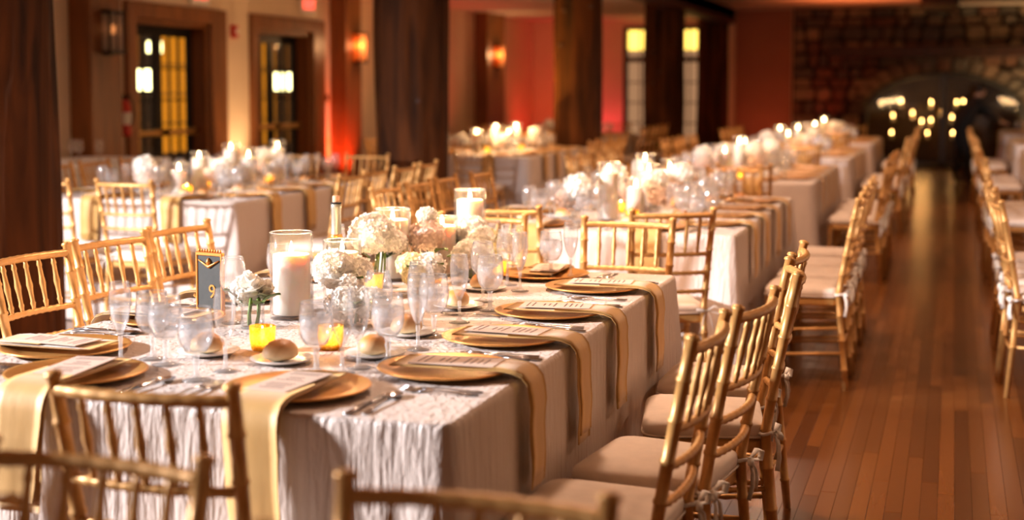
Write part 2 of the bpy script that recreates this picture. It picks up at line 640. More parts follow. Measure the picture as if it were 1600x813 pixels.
# corridor beyond the doors: warm far wall with tall lit windows
struct('wall_corridor', MB().box(-11.35, -11.2, 11.0, 25.5, 0, ZS).mesh('wall', M['wood']))
struct('ceiling_corridor', MB().box(-11.2, XL - 0.25, 11.0, 25.5, ZS - 0.05, ZS).mesh('ceiling', M['darkwood']))
struct('wall_corridor_end', MB().box(-11.2, XL - 0.25, 25.5, 25.65, 0, ZS).mesh('wall', M['wood']))
M['amber'] = emit('amber_window_glow', (1.0, 0.32, 0.008), 0.62)
M['amber_dim'] = emit('dim_amber_window_glow', (1.0, 0.28, 0.012), 0.20)
M['lantern_glow'] = emit('lantern_glow', (1.0, 0.86, 0.36), 7.0)
for k, (ya, yb, hot) in enumerate(((16.2, 16.95, 0), (17.15, 18.0, 0), (18.25, 19.6, 1), (20.1, 20.9, 2), (21.2, 22.3, 1), (22.55, 23.7, 2))):
    wd = obj('window_%d' % (k + 1), None, None, (-11.2, ya, 0.5))
    wd['kind'] = 'structure'
    W, Hh = yb - ya, 1.75
    for y0, y1, z0, z1 in ((-0.06, 0, -0.06, Hh + 0.06), (W, W + 0.06, -0.06, Hh + 0.06), (0, W, -0.06, 0), (0, W, Hh, Hh + 0.06)):
        obj('window_frame', MB().box(0.001, 0.07, y0, y1, z0, z1).mesh('frame', M['darkwood']), wd)
    n = max(2, round(W / 0.28))
    for i in range(n):
        y0, y1 = W * i / n, W * (i + 1) / n
        obj('pane', MB().box(0.005, 0.012, y0, y1, 0, Hh).mesh('pane', M['amber'] if hot == 1 or (hot == 2 and i % 2) else M['amber_dim']), wd)
        if i:
            obj('glazing_bar', MB().box(0.01, 0.05, y0 - 0.015, y0 + 0.015, 0, Hh).mesh('bar', M['darkwood']), wd)
    for j in (1, 2, 3):
        obj('glazing_bar', MB().box(0.01, 0.045, 0, W, Hh * j / 4 - 0.012, Hh * j / 4 + 0.012).mesh('bar', M['darkwood']), wd)


def corridor_lantern(y, z, label, s=1.0, x=-10.5):
    e = tag(obj('hanging_lantern', None, None, (x, y, z), (0, 0, R(-58))), label, 'lantern', 'corridor lanterns')
    for k in (-1, 1):
        obj('lantern_glass', MB().cbox(-0.09 * s, 0.09 * s, k * 0.1 * s - 0.085 * s, k * 0.1 * s + 0.085 * s, -0.14 * s, 0.14 * s, 0.01).mesh('glass', M['lantern_glow']), e)
    f = MB().box(-0.11 * s, 0.11 * s, -0.21 * s, 0.21 * s, 0.14 * s, 0.17 * s).box(-0.11 * s, 0.11 * s, -0.21 * s, 0.21 * s, -0.165 * s, -0.14 * s)
    for yy in (-0.2, 0.0, 0.2):
        f.box(-0.105 * s, 0.105 * s, yy * s - 0.012 * s, yy * s + 0.012 * s, -0.14 * s, 0.14 * s)
    obj('lantern_frame', f.mesh('frame', M['iron']), e)
    obj('lantern_rod', MB().tube([(0, 0, 0.17 * s), (0, 0, ZS - 0.05 - z)], 0.012, 6).mesh('rod', M['iron']), e)


corridor_lantern(16.97, 1.57, 'bright square twin lantern hanging behind the left glass door')
corridor_lantern(17.3, 2.02, 'smaller high lantern glowing at the top of the left glass door', 0.55)
corridor_lantern(21.2, 1.57, 'bright twin lantern seen through the right glass door')
corridor_lantern(20.0, 1.57, 'narrow lantern glow at the left edge of the right glass door', 0.62)

# wood pilasters on the left wall
for i, (a, b) in enumerate(((11.80, 12.33), (17.78, 18.30), (23.9, 24.9))):
    struct('trim_%d' % (i + 1), MB().cbox(XL + 0.001, XL + 0.25, a, b, 0, ZS, 0.01).mesh('pilaster', M['wood']))


def sconce(y, z, lit, label):
    e = tag(obj('wall_sconce', None, None, (XL + 0.25, y, z)), label, 'sconce', 'lantern sconces on the pilasters')
    obj('back_plate', MB().cbox(0.001, 0.02, -0.09, 0.09, -0.22, 0.22, 0.004).mesh('plate', M['iron']), e)
    g = M['sconce_on'] if lit else M['sconce_off']
    for k in range(2):
        s = -1 if k == 0 else 1
        obj('glass_panel', MB().box(0.10, 0.108, s * 0.06 - 0.05, s * 0.06 + 0.05, -0.18, 0.18).mesh('panel', g), e)
        obj('glass_panel', MB().box(0.02, 0.10, s * 0.115 - 0.004, s * 0.115 + 0.004, -0.18, 0.18).mesh('panel', g), e)
    f = MB()
    for yy in (-0.118, 0, 0.118):
        f.box(0.095, 0.118, yy - 0.008, yy + 0.008, -0.2, 0.2)
    f.box(0.02, 0.125, -0.13, 0.13, 0.18, 0.21).box(0.02, 0.125, -0.13, 0.13, -0.21, -0.18)
    obj('lantern_frame', f.mesh('frame', M['iron']), e)
    b = obj('bulb', MB().lathe([(0, -0.045), (0.03, -0.03), (0.04, 0), (0.03, 0.03), (0, 0.05)], 12, (0.06, 0.0, 0.03)).mesh('bulb', M['bulb'] if lit else M['bulb_dim']), e)
    if lit:
        light('sconce_light', 'POINT', (0.22, 0, 0.03), 9, (1.0, 0.5, 0.2), 0.06, parent=e)


M['sconce_on'] = glass('seeded_glass_lit', tint=(1.0, 0.55, 0.25), scatter=0.45, ccol=(1.0, 0.55, 0.25, 1))  # lit copy of the sconce glass, orange glow put into its tint
M['sconce_off'] = glass('seeded_glass_unlit', tint=(0.9, 0.8, 0.75), scatter=0.35, ccol=(0.85, 0.75, 0.7, 1))  # the same sconce glass without the painted glow
M['bulb'] = emit('sconce_bulb', (1.0, 0.55, 0.2), 26)
M['bulb_dim'] = emit('dim_bulb', (1.0, 0.4, 0.12), 1.6)
sconce(12.08, 1.99, False, 'unlit frosted lantern sconce on the pilaster left of the glass doors')
sconce(18.10, 2.01, True, 'glowing orange lantern sconce on the pilaster right of the doors')
sconce(24.40, 2.03, True, 'small glowing orange sconce on the pilaster of the red wall')

# signs and small wall fittings
M['exit'] = emit('exit_letters', (1.0, 0.06, 0.04), 2.5)


def text_mesh(s, size, ext, m, name='letters'):
    cu = bpy.data.curves.new(name, 'FONT')
    cu.body = s
    cu.size = size
    cu.extrude = ext
    cu.align_x = 'CENTER'
    cu.align_y = 'CENTER'
    o = bpy.data.objects.new(name, cu)
    COL.objects.link(o)
    dg = bpy.context.evaluated_depsgraph_get()
    me = bpy.data.meshes.new_from_object(o.evaluated_get(dg))
    bpy.data.objects.remove(o)
    me.materials.clear()
    me.materials.append(m)
    return me


exit_me = text_mesh('EXIT', 0.17, 0.004, M['exit'])
for y, z, lb in ((14.25, 2.50, 'red EXIT sign on the wall above the left glass door'), (17.05, 2.54, 'red EXIT sign on the wall above the right glass door')):
    e = tag(obj('exit_sign', None, None, (XL, y, z)), lb, 'exit sign')
    obj('sign_case', MB().cbox(0.001, 0.05, -0.2, 0.2, -0.12, 0.12, 0.008).mesh('case', M['white']), e)
    obj('letters', exit_me, e, (0.055, 0, 0), (R(90), 0, R(90)))
e = tag(obj('fire_alarm', None, None, (XL, 15.05, 2.12)), 'small red fire alarm on the wall between the two doors', 'fire alarm')
obj('alarm_case', MB().cbox(0.001, 0.06, -0.06, 0.06, -0.075, 0.075, 0.012).mesh('case', M['red']), e)
obj('strobe_lens', MB().cbox(0.06, 0.08, -0.03, 0.03, -0.03, 0.03, 0.006).mesh('lens', M['white']), e)
e = tag(obj('notice_board', None, None, (XL, 17.60, 1.02)), 'pale notice panel on the wall beside the right glass door', 'notice panel')
obj('panel', MB().cbox(0.001, 0.03, -0.09, 0.09, -0.22, 0.22, 0.004).mesh('panel', M['white']), e)
for yy in (-0.04, 0.05):
    obj('wall_switch', MB().cbox(0.001, 0.03, yy - 0.02, yy + 0.02, 0.27, 0.35, 0.004).mesh('switch', M['iron']), e)
e = tag(obj('fire_extinguisher', None, None, (XL + 0.12, 12.56, 0.97), (0, 0, 0), (0.8, 0.8, 0.85)), 'red fire extinguisher with white label hung beside the left door', 'fire extinguisher')
obj('cylinder', MB().lathe([(0, 0), (0.07, 0.0), (0.078, 0.03), (0.078, 0.36), (0.05, 0.42), (0.02, 0.44), (0, 0.45)], 16).mesh('cyl', M['red']), e)
obj('label_band', MB().lathe([(0.0785, 0.14), (0.0795, 0.15), (0.0795, 0.27), (0.0785, 0.28)], 16).mesh('band', M['white']), e)
obj('valve', MB().lathe([(0.018, 0.44), (0.018, 0.49), (0, 0.49)], 10).box(-0.02, 0.10, -0.01, 0.01, 0.47, 0.49).mesh('valve', M['iron']), e)
obj('hose', MB().tube([(0.03, 0, 0.46), (0.10, 0.02, 0.42), (0.115, 0.02, 0.25), (0.09, 0, 0.12)], 0.011, 6).mesh('hose', M['iron']), e)
obj('bracket', MB().box(-0.148, -0.0, -0.02, 0.02, 0.34, 0.37).mesh('bracket', M['iron']), e)

# back wall: window part, brown panel, stone chimney wall
FX, FR, FZ, FH = -0.18, 1.42, 0.98, 0.78      # arch centre x, half width, springing height, rise


def arch_z(x, grow=0.0):
    u = (x - FX) / (FR + grow)
    if abs(u) >= 1:
        return None
    return FZ + (FH + grow) * math.sqrt(1 - u * u)


wb = MB()
WX0, WX1 = -6.25, -4.62
wb.box(XL, WX0, YB, YB + 0.3, 0, ZC).box(WX1, -2.94, YB, YB + 0.3, 0, ZC).box(WX0, WX1, YB, YB + 0.3, 2.68, ZC).box(WX0, WX1, YB, YB + 0.3, 0, 0.30)
wbo = struct('wall_back', wb.mesh('wall_back', M['plaster']))
obj('wall_panel', MB().cbox(-4.03, -2.96, YB - 0.03, YB - 0.001, 0, ZC - 0.02, 0.008).mesh('panel', M['panel_brown']), wbo)
M['mortar'] = mat('dark_mortar', srgb(60, 48, 40), 0.95)
sb = MB()
sb.box(-2.94, FX - FR, YB, YB + 0.35, 0, ZC).box(FX + FR, 6.0, YB, YB + 0.35, 0, ZC)
N = 20
for i in range(N):
    x0 = FX - FR + 2 * FR * i / N
    x1 = FX - FR + 2 * FR * (i + 1) / N
    z = max(arch_z(x0 + 1e-4) or 0, arch_z(x1 - 1e-4) or 0)
    sb.box(x0, x1, YB, YB + 0.35, z, ZC)
sw = struct('wall_stone', sb.mesh('wall_stone', M['mortar']))
stone_m = [mat('field_stone_%d' % i, c, 0.85, 0, 0.25, (9, 9, 9), 0.5, (25, 25, 25), 0.02) for i, c in enumerate((srgb(128, 104, 84), srgb(104, 90, 78), srgb(150, 128, 104), srgb(112, 78, 60), srgb(92, 84, 76)))]


def stone_mesh(poly, depth, mi, rng):
    """irregular polygon (x,z) -> rounded stone sticking out towards -y"""
    cx = sum(p[0] for p in poly) / len(poly)
    cz = sum(p[1] for p in poly) / len(poly)
    n = len(poly)
    vs = []
    for sc, d in ((1.0, 0.03), (0.97, -depth * 0.6), (0.80, -depth)):
        for x, z in poly:
            vs.append((cx + (x - cx) * sc, d + (rng.uniform(-.012, .012) if d < 0 else 0), cz + (z - cz) * sc))
    fs = []
    for k in range(2):
        for i in range(n):
            j = (i + 1) % n
            fs.append((k * n + i, k * n + j, (k + 1) * n + j, (k + 1) * n + i))
    fs.append(tuple(2 * n + i for i in range(n)))
    mb = MB().add(vs, fs, False)
    return mb.mesh('stone', stone_m[mi])


srng = random.Random(5)
z = 0.0
rows = []
while z < ZC - 0.05:
    h = srng.uniform(0.16, 0.27)
    if z + h > ZC - 0.1:
        h = ZC - z
    rows.append((z, h))
    z += h
for z, h in rows:
    x = -2.93
    while x < 2.3:
        wd_ = srng.uniform(0.18, 0.46)
        cxs, czs = x + wd_ / 2, z + h / 2
        lim = arch_z(cxs, 0.22)
        inside = lim is not None and czs < lim
        if not inside:
            g = 0.012
            j = lambda a=0.028: srng.uniform(-a, a)
            poly = [(x + g + j() + 0.03, z + g), (cxs + j(), z + g + j(0.015)), (x + wd_ - g - 0.03 + j(), z + g + 0.01), (x + wd_ - g, czs + j()),
                    (x + wd_ - g - 0.03 + j(), z + h - g), (cxs + j(), z + h - g + j(0.012)), (x + g + 0.03 + j(), z + h - g), (x + g, czs + j())]
            obj('stone', stone_mesh(poly, srng.uniform(0.04, 0.10), srng.randrange(5), srng), sw, (0, YB, 0))
        x += wd_
# ring of wedge stones around the arch
for i in range(17):
    a0 = math.pi * (i + 0.04) / 17
    a1 = math.pi * (i + 0.96) / 17
    am = (a0 + a1) / 2
    P = lambda a, g: (FX - (FR + g) * math.cos(a), FZ + (FH + g) * math.sin(a))
    poly = [P(a0, 0.03), P(am, 0.03), P(a1, 0.03), P(a1, 0.26), P(am, 0.29), P(a0, 0.26)]
    obj('arch_stone', stone_mesh(poly[::-1], 0.11, srng.randrange(5), srng), sw, (0, YB, 0))
# firebox
fb = MB()
fb.box(FX - FR - 0.1, FX - FR, YB + 0.35, YB + 1.2, 0, 1.9).box(FX + FR, FX + FR + 0.1, YB + 0.35, YB + 1.2, 0, 1.9)
fb.box(FX - FR - 0.1, FX + FR + 0.1, YB + 1.2, YB + 1.3, 0, 1.9).box(FX - FR - 0.1, FX + FR + 0.1, YB + 0.35, YB + 1.3, 1.9, 2.0)
struct('wall_firebox', fb.mesh('firebox', mat('sooty_brick', srgb(52, 38, 30), 0.9, 0, 0.3, (12, 12, 12))))
# arched glass fire screen
fs_ = tag(obj('fireplace_screen', None, None, (FX, YB + 0.02, 0)), 'dark arched glass screen with grey metal frame across the stone fireplace', 'fire screen')
arcp = [(-FR + 0.03, 0, 0.02)] + [(-(FR - 0.03) * math.cos(math.pi * i / 28), 0, FZ + (FH - 0.03) * math.sin(math.pi * i / 28)) for i in range(29)] + [(FR - 0.03, 0, 0.02)]
M['screen_metal'] = mat('grey_screen_metal', srgb(84, 86, 88), 0.45, 0.6)
obj('arch_frame', MB().tube(arcp, 0.04, 8).mesh('frame', M['screen_metal']), fs_)
for xx in (0.0,):
    obj('upright', MB().box(xx - 0.045, xx + 0.045, -0.03, 0.03, 0.0, (arch_z(FX + xx) - 0.03)).mesh('upright', M['screen_metal']), fs_)
obj('bottom_rail', MB().box(-FR + 0.03, FR - 0.03, -0.03, 0.03, 0.0, 0.09).mesh('rail', M['screen_metal']), fs_)
sg = glass('smoked_screen_glass', tint=(0.75, 0.72, 0.7), ior=1.5, boost=1.2)
for a, b in ((-FR + 0.03, -0.045), (0.045, FR - 0.03)):
    n = 8
    top = [(a + (b - a) * i / n, (arch_z(FX + (a + (b - a) * i / n) * 0.985) or FZ) - 0.04) for i in range(n + 1)]
    vs = [(a, -0.003, 0.09)] + [(x, -0.003, z) for x, z in top] + [(b, -0.003, 0.09)]
    vs += [(x, 0.003, z) for x, _, z in vs]
    k = len(vs) // 2
    f = [tuple(range(k))[::-1], tuple(range(k, 2 * k))] + [(i, (i + 1) % k, (i + 1) % k + k, i + k) for i in range(k)]
    obj('pane', MB().add(vs, f, False).mesh('pane', sg), fs_)
# mantel beam
e = tag(obj('mantel_shelf', None, None, (0, YB - 0.08, 2.0)), 'long dark timber mantel beam above the stone fireplace', 'mantel')
obj('mantel_beam', MB().cbox(-2.25, 2.4, -0.24, -0.02, 0.02, 0.24, 0.02).mesh('beam', M['darkwood']), e)
for xx in (-1.95, 2.1):
    obj('mantel_bracket', MB().cbox(xx - 0.08, xx + 0.08, -0.18, -0.02, -0.22, 0.02, 0.015).mesh('bracket', M['darkwood']), e)
# hearth strip
struct('hearth', MB().cbox(FX - FR - 0.4, FX + FR + 0.4, YB - 0.45, YB - 0.101, -0.003, 0.03, 0.008).mesh('hearth', M['iron']))
# ceiling beam at the back
struct('trim_10', MB().cbox(-0.55, 0.05, YB - 3.0, YB - 0.2, ZC - 0.14, ZC - 0.001, 0.02).mesh('beam', M['darkwood']))
struct('trim_11', MB().cbox(-4.35, -4.05, -3.0, YB - 0.01, ZC - 0.28, ZC + 0.02, 0.01).mesh('beam', M['darkwood']))

# window wall at the end of the side aisle: bright transom over pale panes
M['transom'] = emit('lit_transom_glass', (1.0, 0.60, 0.10), 2.0)
M['paneglow'] = emit('pale_lit_pane', (1.0, 0.50, 0.24), 0.26)
wd = obj('window_10', None, None, (0, YB + 0.12, 0))
wd['kind'] = 'structure'
fr = M['darkwood']
for x0, x1, z0, z1 in ((WX0, WX0 + 0.08, 0.30, 2.68), (WX1 - 0.08, WX1, 0.30, 2.68), (WX0 + 0.08, WX1 - 0.08, 2.60, 2.68), (WX0 + 0.08, WX1 - 0.08, 0.30, 0.38), (WX0 + 0.08, WX1 - 0.08, 1.98, 2.08)):
    obj('window_frame', MB().box(x0, x1, -0.10, 0.06, z0, z1).mesh('frame', fr), wd)
nx = 6
for i in range(nx):
    x0 = WX0 + 0.08 + (WX1 - WX0 - 0.16) * i / nx
    x1 = WX0 + 0.08 + (WX1 - WX0 - 0.16) * (i + 1) / nx
    obj('transom_pane', MB().box(x0, x1, 0.0, 0.008, 2.22, 2.60).mesh('pane', M['transom']), wd)
    obj('lower_transom_pane', MB().box(x0, x1, 0.0, 0.008, 2.08, 2.22).mesh('pane', M['paneglow']), wd)
    for j in range(4):
        obj('pane', MB().box(x0, x1, 0.0, 0.008, 0.38 + 0.4 * j, 0.38 + 0.4 * (j + 1)).mesh('pane', M['paneglow']), wd)
    if i:
        obj('glazing_bar', MB().box(x0 - 0.012, x0 + 0.012, -0.03, 0.02, 0.38, 2.60).mesh('bar', fr), wd)
for j in range(1, 4):
    obj('glazing_bar', MB().box(WX0 + 0.08, WX1 - 0.08, -0.03, 0.02, 0.38 + 0.4 * j - 0.012, 0.38 + 0.4 * j + 0.012).mesh('bar', fr), wd)

# recessed downlights
M['dl'] = emit('downlight_lens', (1.0, 0.80, 0.62), 6.0, False)
ring = MB().lathe([(0.075, 0.0), (0.11, 0.0), (0.11, -0.012), (0.085, -0.014), (0.075, 0.0)], 16).mesh('ring', M['white'])
lens = MB().lathe([(0.0, -0.002), (0.076, -0.002)], 16).mesh('lens', M['dl'])
n = 0
names = ('nearest', 'second', 'third', 'fourth', 'fifth', 'sixth', 'seventh')
for col, (x, zc, tbl) in enumerate(((-6.9, ZS, 'door-side'), (-1.7, ZC, 'middle'), (1.6, ZC, 'right-hand'))):
    for k, y in enumerate((5.4, 9.6, 13.6, 17.6)):
        e = inst([('trim_ring', ring, None), ('lens', lens, None)], 'downlight', '%s round recessed ceiling downlight of the %s row' % (names[k], tbl), 'downlight', 'recessed ceiling downlights', (x, y, zc))
        en = {0: 9, 1: 48, 2: 18}[col] * (1 if y < 8 else 0.6)
        l = light('downlight_lamp', 'AREA', (0, 0, -0.03), en, (1.0, 0.64, 0.43), 0.3, parent=e)
        l.data.spread = R(150)

# uplights washing the walls
def uplight(x, y, energy, col, tgt, label, spot=75):
    e = tag(obj('uplight', None, None, (x, y, 0)), label, 'uplight', 'floor uplights')
    obj('case', MB().lathe([(0, 0), (0.09, 0), (0.1, 0.02), (0.1, 0.12), (0.085, 0.13), (0.08, 0.11), (0.0, 0.11)], 16).mesh('case', M['iron']), e)
    d = Vector(tgt) - Vector((x, y, 0.2))
    l = light('uplight_lamp', 'SPOT', (0, 0, 0.2), energy, col, 0.06, None, spot, 0.9, parent=e)
    l.rotation_euler = d.to_track_quat('-Z', 'Y').to_euler()


RED = (1.0, 0.035, 0.02)
uplight(-7.72, 15.05, 55, (1.0, 0.62, 0.30), (-8.1, 15.05, 1.4), 'warm white uplight on the floor between the two glass doors', 80)
uplight(-7.6, 17.6, 110, (1.0, 0.10, 0.03), (-8.1, 17.9, 1.0), 'orange red uplight on the floor beside the right glass door', 70)
uplight(-7.45, 21.5, 50, (1.0, 0.08, 0.05), (-8.1, 21.8, 2.0), 'red uplight on the floor below the red wall, left of its sconce', 110)
uplight(-7.2, 26.4, 30, RED, (-8.1, 27.0, 1.8), 'red uplight on the floor in the far corner of the side aisle', 120)
uplight(-6.6, 27.0, 30, (1.0, 0.05, 0.08), (-6.5, 27.6, 1.9), 'red uplight at the left foot of the bright transom window', 110)
uplight(-3.4, 26.6, 11, (1.0, 0.2, 0.08), (-3.5, 27.6, 1.9), 'red uplight below the brown wall panel beside the stones', 120)
uplight(-2.55, 27.2, 14, RED, (-2.1, 27.6, 1.9), 'red uplight grazing the left stones of the chimney wall', 45)
uplight(1.9, 26.3, 170, (1.0, 0.62, 0.28), (1.3, 27.5, 1.9), 'warm uplight on the right of the stone fireplace', 70)
light('ceiling_wash_red', 'SPOT', (-1.6, 24.6, 1.7), 95, (1.0, 0.22, 0.06), 0.15, (-1.6, 24.9, ZC), 125, 0.9)


# log pillars
def pillar(y, x, r, seed, label):
    n, m = 56, 40
    vs, fs = [], []
    for i in range(m + 1):
        z = (ZC + 0.05) * i / m
        rr = r * (1.06 - 0.08 * i / m)
        for k in range(n):
            th = 2 * math.pi * k / n
            c, s = math.cos(th), math.sin(th)
            d = noise.noise(Vector((c * 1.3 + seed, s * 1.3, z * 0.5))) * 0.05 + noise.noise(Vector((c * 5 + seed, s * 5, z * 0.8))) * 0.016
            d += -0.02 * max(0, 1 - abs(((th * 3 + noise.noise(Vector((seed, z * 0.7, 0))) * 0.8) % 2.0) - 1) * 6)
            vs.append(((rr + d) * c, (rr + d) * s, z))
    for i in range(m):
        for k in range(n):
            k2 = (k + 1) % n
            fs.append((i * n + k, i * n + k2, (i + 1) * n + k2, (i + 1) * n + k))
    me = MB().add(vs, fs, True).mesh('log', M['trunk'])
    o = tag(obj('log_pillar', None, None, (x, y, -0.003)), label, 'pillar', 'log pillars in a row')
    obj('trunk', me, o)
    for _ in range(5):
        th, z = rnd.uniform(-2.6, -0.6), rnd.uniform(0.5, 2.6)
        k = MB().lathe([(0.0, 0.012), (0.018, 0.01), (0.03, 0.0), (0.034, -0.03)], 8).mesh('knot', M['darkwood'])
        q = obj('knot', k, o, ((r * 0.99) * math.cos(th), (r * 0.99) * math.sin(th), z))
        q.rotation_euler = Vector((math.cos(th), math.sin(th), 0)).to_track_quat('Z', 'Y').to_euler()


PX = -4.36
for i, (y, lb) in enumerate(((5.73, 'huge dark log pillar at the left edge, behind the front chairs'), (11.22, 'thick dark log pillar right of the glass doors'),
                             (16.75, 'log pillar catching golden light in front of the red wall'), (22.2, 'slimmer dark log pillar in front of the bright transom window'),
                             (27.0, 'farthest near-black log pillar beside the brown wall panel'))):
    pillar(y, PX, 0.295, i * 7.3, lb)
uplight(-6.35, 15.5, 800, (1.0, 0.50, 0.08), (-4.45, 16.7, 1.8), 'golden uplight on the floor left of the third log pillar', 40)

#@@OBJECTS@@
# ------------------------------------------------------------------ chairs
def post_pt(sd, z):
    if z <= 0.45:
        t = z / 0.45
        return (sd * (0.178 - 0.012 * t), -0.222 + 0.042 * t, z)
    t = (z - 0.45) / 0.465
    return (sd * (0.166 + 0.016 * t), -0.18 - 0.085 * t ** 1.15, z)


def ringed(z0, z1, rings, r, bump, fine=True):
    """sample heights and radii of a turned bamboo-like member"""
    out = [(z0, r * 0.9)]
    for q in rings:
        d = 0.006
        out += [(q - d, r), (q - d * 0.5, r + bump), (q + d * 0.5, r + bump), (q + d, r)]
    out.append((z1, r * 0.92))
    return out


def rail_pt(z, u, bow):
    a, b = post_pt(-1, z), post_pt(1, z)
    return (a[0] + (b[0] - a[0]) * u, a[1] - bow * (1 - (2 * u - 1) ** 2), z)


def chair_proto(hi):
    G = M['gold_chair']
    n = 10 if hi else 6
    P = []
    for sd in (-1, 1):
        zr = ringed(0.0, 0.915, (0.10, 0.24, 0.36, 0.47, 0.56, 0.65, 0.74, 0.83) if hi else (0.24, 0.47, 0.65, 0.83), 0.0145, 0.0028)
        zr += [(0.918, 0.0175), (0.925, 0.016), (0.929, 0.006)]
        mb = MB().tube([post_pt(sd, z) for z, r in zr], [r for z, r in zr], n)
        P.append(('back_post', mb.mesh('back_post', G), None))
    for sd in (-1, 1):
        zr = ringed(0.0, 0.42, (0.10, 0.22, 0.34) if hi else (0.22,), 0.0145, 0.0028)
        P.append(('front_leg', MB().tube([(sd * (0.188 - 0.01 * z), 0.162 - 0.03 * z, z) for z, r in zr], [r for z, r in zr], n).mesh('front_leg', G), None))

    def rail(z, r, bump, bow, nb):
        pts, rad = [], []
        for i in range(nb * 3 + 1):
            u = i / (nb * 3)
            pts.append(rail_pt(z, u, bow))
            rad.append(r + (bump if i % 3 == 1 else 0))
        return MB().tube(pts, rad, 8 if hi else 5)
    nb = 9 if hi else 4
    P.append(('top_rail', rail(0.893, 0.0120, 0.0014, 0.028, nb).mesh('top_rail', G), None))
    for z in (0.72, 0.635, 0.55):
        P.append(('back_rail', rail(z, 0.0092, 0.0022, 0.020 + (z - 0.55) * 0.04, nb + 2).mesh('back_rail', G), None))
    for i in range(5):
        u = (i + 1) / 6
        a, b = Vector(rail_pt(0.72, u, 0.027)), Vector(rail_pt(0.893, u, 0.028))
        prof = [(0, .0058), (.1, .0066), (.16, .009), (.2, .0066), (.38, .0078), (.5, .0105), (.62, .0078), (.8, .0066), (.84, .009), (.9, .0066), (1, .0058)] if hi else [(0, .006), (.5, .0098), (1, .006)]
        P.append(('spindle', MB().tube([a.lerp(b, t) for t, r in prof], [r for t, r in prof], 8 if hi else 5).mesh('spindle', G), None))
    # seat frame
    out = seat_outline(1.0)
    k = len(out)
    vs = [(x, y, z) for z in (0.405, 0.412, 0.436, 0.442) for x, y in (out if z in (0.412, 0.436) else [(x * .975, y * .975) for x, y in out])]
    fs = [(j * k + i, j * k + (i + 1) % k, (j + 1) * k + (i + 1) % k, (j + 1) * k + i) for j in range(3) for i in range(k)]
    fs += [tuple(range(k))[::-1], tuple(range(3 * k, 4 * k))]
    P.append(('seat', MB().add(vs, fs, False).mesh('seat', G), None))
    # cushion
    lv = [(0.93, 0.4425), (1.01, 0.452), (1.02, 0.468), (1.0, 0.482), (0.93, 0.491), (0.75, 0.497), (0.45, 0.500), (0.02, 0.501)]
    vs = []
    for s, z in lv:
        for x, y in out:
            vs.append((x * s, y * s, z))
    fs = [(j * k + i, j * k + (i + 1) % k, (j + 1) * k + (i + 1) % k, (j + 1) * k + i) for j in range(len(lv) - 1) for i in range(k)]
    fs += [tuple(range(k))[::-1], tuple(range((len(lv) - 1) * k, len(lv) * k))]
    P.append(('cushion', MB().add(vs, fs, True).mesh('cushion', M['cushion']), None))
    ci = len(P) - 1
    if hi:
        pp = []
        for x, y in out + out[:1]:
            pp.append((x * 1.022, y * 1.022, 0.4495))
        P.append(('piping', MB().tube(pp, 0.0035, 5, False).mesh('piping', M['cushion']), ci))
    for sd in (-1, 1):
        P.append(('cushion_tie', tie_mesh(sd, hi), ci))
    for z in (0.16, 0.28) if hi else (0.22,):
        for sd in (-1, 1):
            a = Vector(post_pt(sd, z + 0.02))
            b = Vector((sd * (0.188 - 0.01 * z), 0.162 - 0.03 * z, z))
            P.append(('stretcher', MB().tube([a, a.lerp(b, .3), a.lerp(b, .34), a.lerp(b, .38), a.lerp(b, .7), a.lerp(b, .74), a.lerp(b, .78), b], [.008, .008, .0105, .008, .008, .0105, .008, .008], 6).mesh('stretcher', G), None))
        a, b = Vector((-0.186, 0.157, z + 0.03)), Vector((0.186, 0.157, z + 0.03))
        P.append(('stretcher', MB().tube([a, a.lerp(b, .3), a.lerp(b, .34), a.lerp(b, .38), a.lerp(b, .7), b], [.008, .008, .0105, .008, .008, .008], 6).mesh('stretcher', G), None))
    a, b = Vector(post_pt(-1, 0.22)), Vector(post_pt(1, 0.22))
    P.append(('stretcher', MB().tube([a, a.lerp(b, .5), b], [.008, .009, .008], 6).mesh('stretcher', G), None))
    return P


def seat_outline(s):
    """rounded trapezoid, wider in front"""
    base = [(-0.172, -0.178), (0.172, -0.178), (0.202, 0.168), (-0.202, 0.168)]
    r = [0.04, 0.04, 0.07, 0.07]
    out = []
    for i in range(4):
        p = Vector(base[i])
        a = (Vector(base[i - 1]) - p).normalized()
        b = (Vector(base[(i + 1) % 4]) - p).normalized()
        p0, p1 = p + a * r[i], p + b * r[i]
        for t in (0, .25, .5, .75, 1):
            q = p0 * (1 - t) ** 2 + p * 2 * t * (1 - t) + p1 * t * t
            out.append((q.x * s, q.y * s))
    return out


def tie_mesh(sd, hi):
    p = Vector(post_pt(sd, 0.462))
    mb = MB()
    c = p + Vector((0, -0.002, 0))
    mb.tube([c + Vector((0.018 * math.cos(t), 0.018 * math.sin(t), 0.003 * math.sin(2 * t))) for t in [k * math.pi / 5 for k in range(11)]], 0.0055, 5, False)
    k = c + Vector((sd * 0.006, -0.022, 0))
    mb.lathe([(0, -.008), (.009, -.004), (.009, .004), (0, .008)], 8, k)
    for s, l, dz in ((-1, 0.05, 0.012), (1, 0.062, 0.022)):
        P = [k, k + Vector((s * l * .5, -.012, dz)), k + Vector((s * l, -.016, dz * .6)), k + Vector((s * l * .9, -.014, -dz * .5)), k + Vector((s * l * .4, -.01, -dz * .2)), k]
        mb.ribbon(P, (0.1, 0.95, 0.3), [.006, .016, .018, .016, .012, .006], 0.0016)
    for s, l in ((-1, 0.10), (1, 0.085)):
        P = [k, k + Vector((s * .016, -.012, -l * .3)), k + Vector((s * .022, -.014, -l * .65)), k + Vector((s * .034, -.008, -l))]
        mb.ribbon(P, (0.5, 0.85, 0), [.006, .012, .014, .015], 0.0016)
    return mb.mesh('cushion_tie', M['tie'])


CH, CL = chair_proto(True), chair_proto(False)


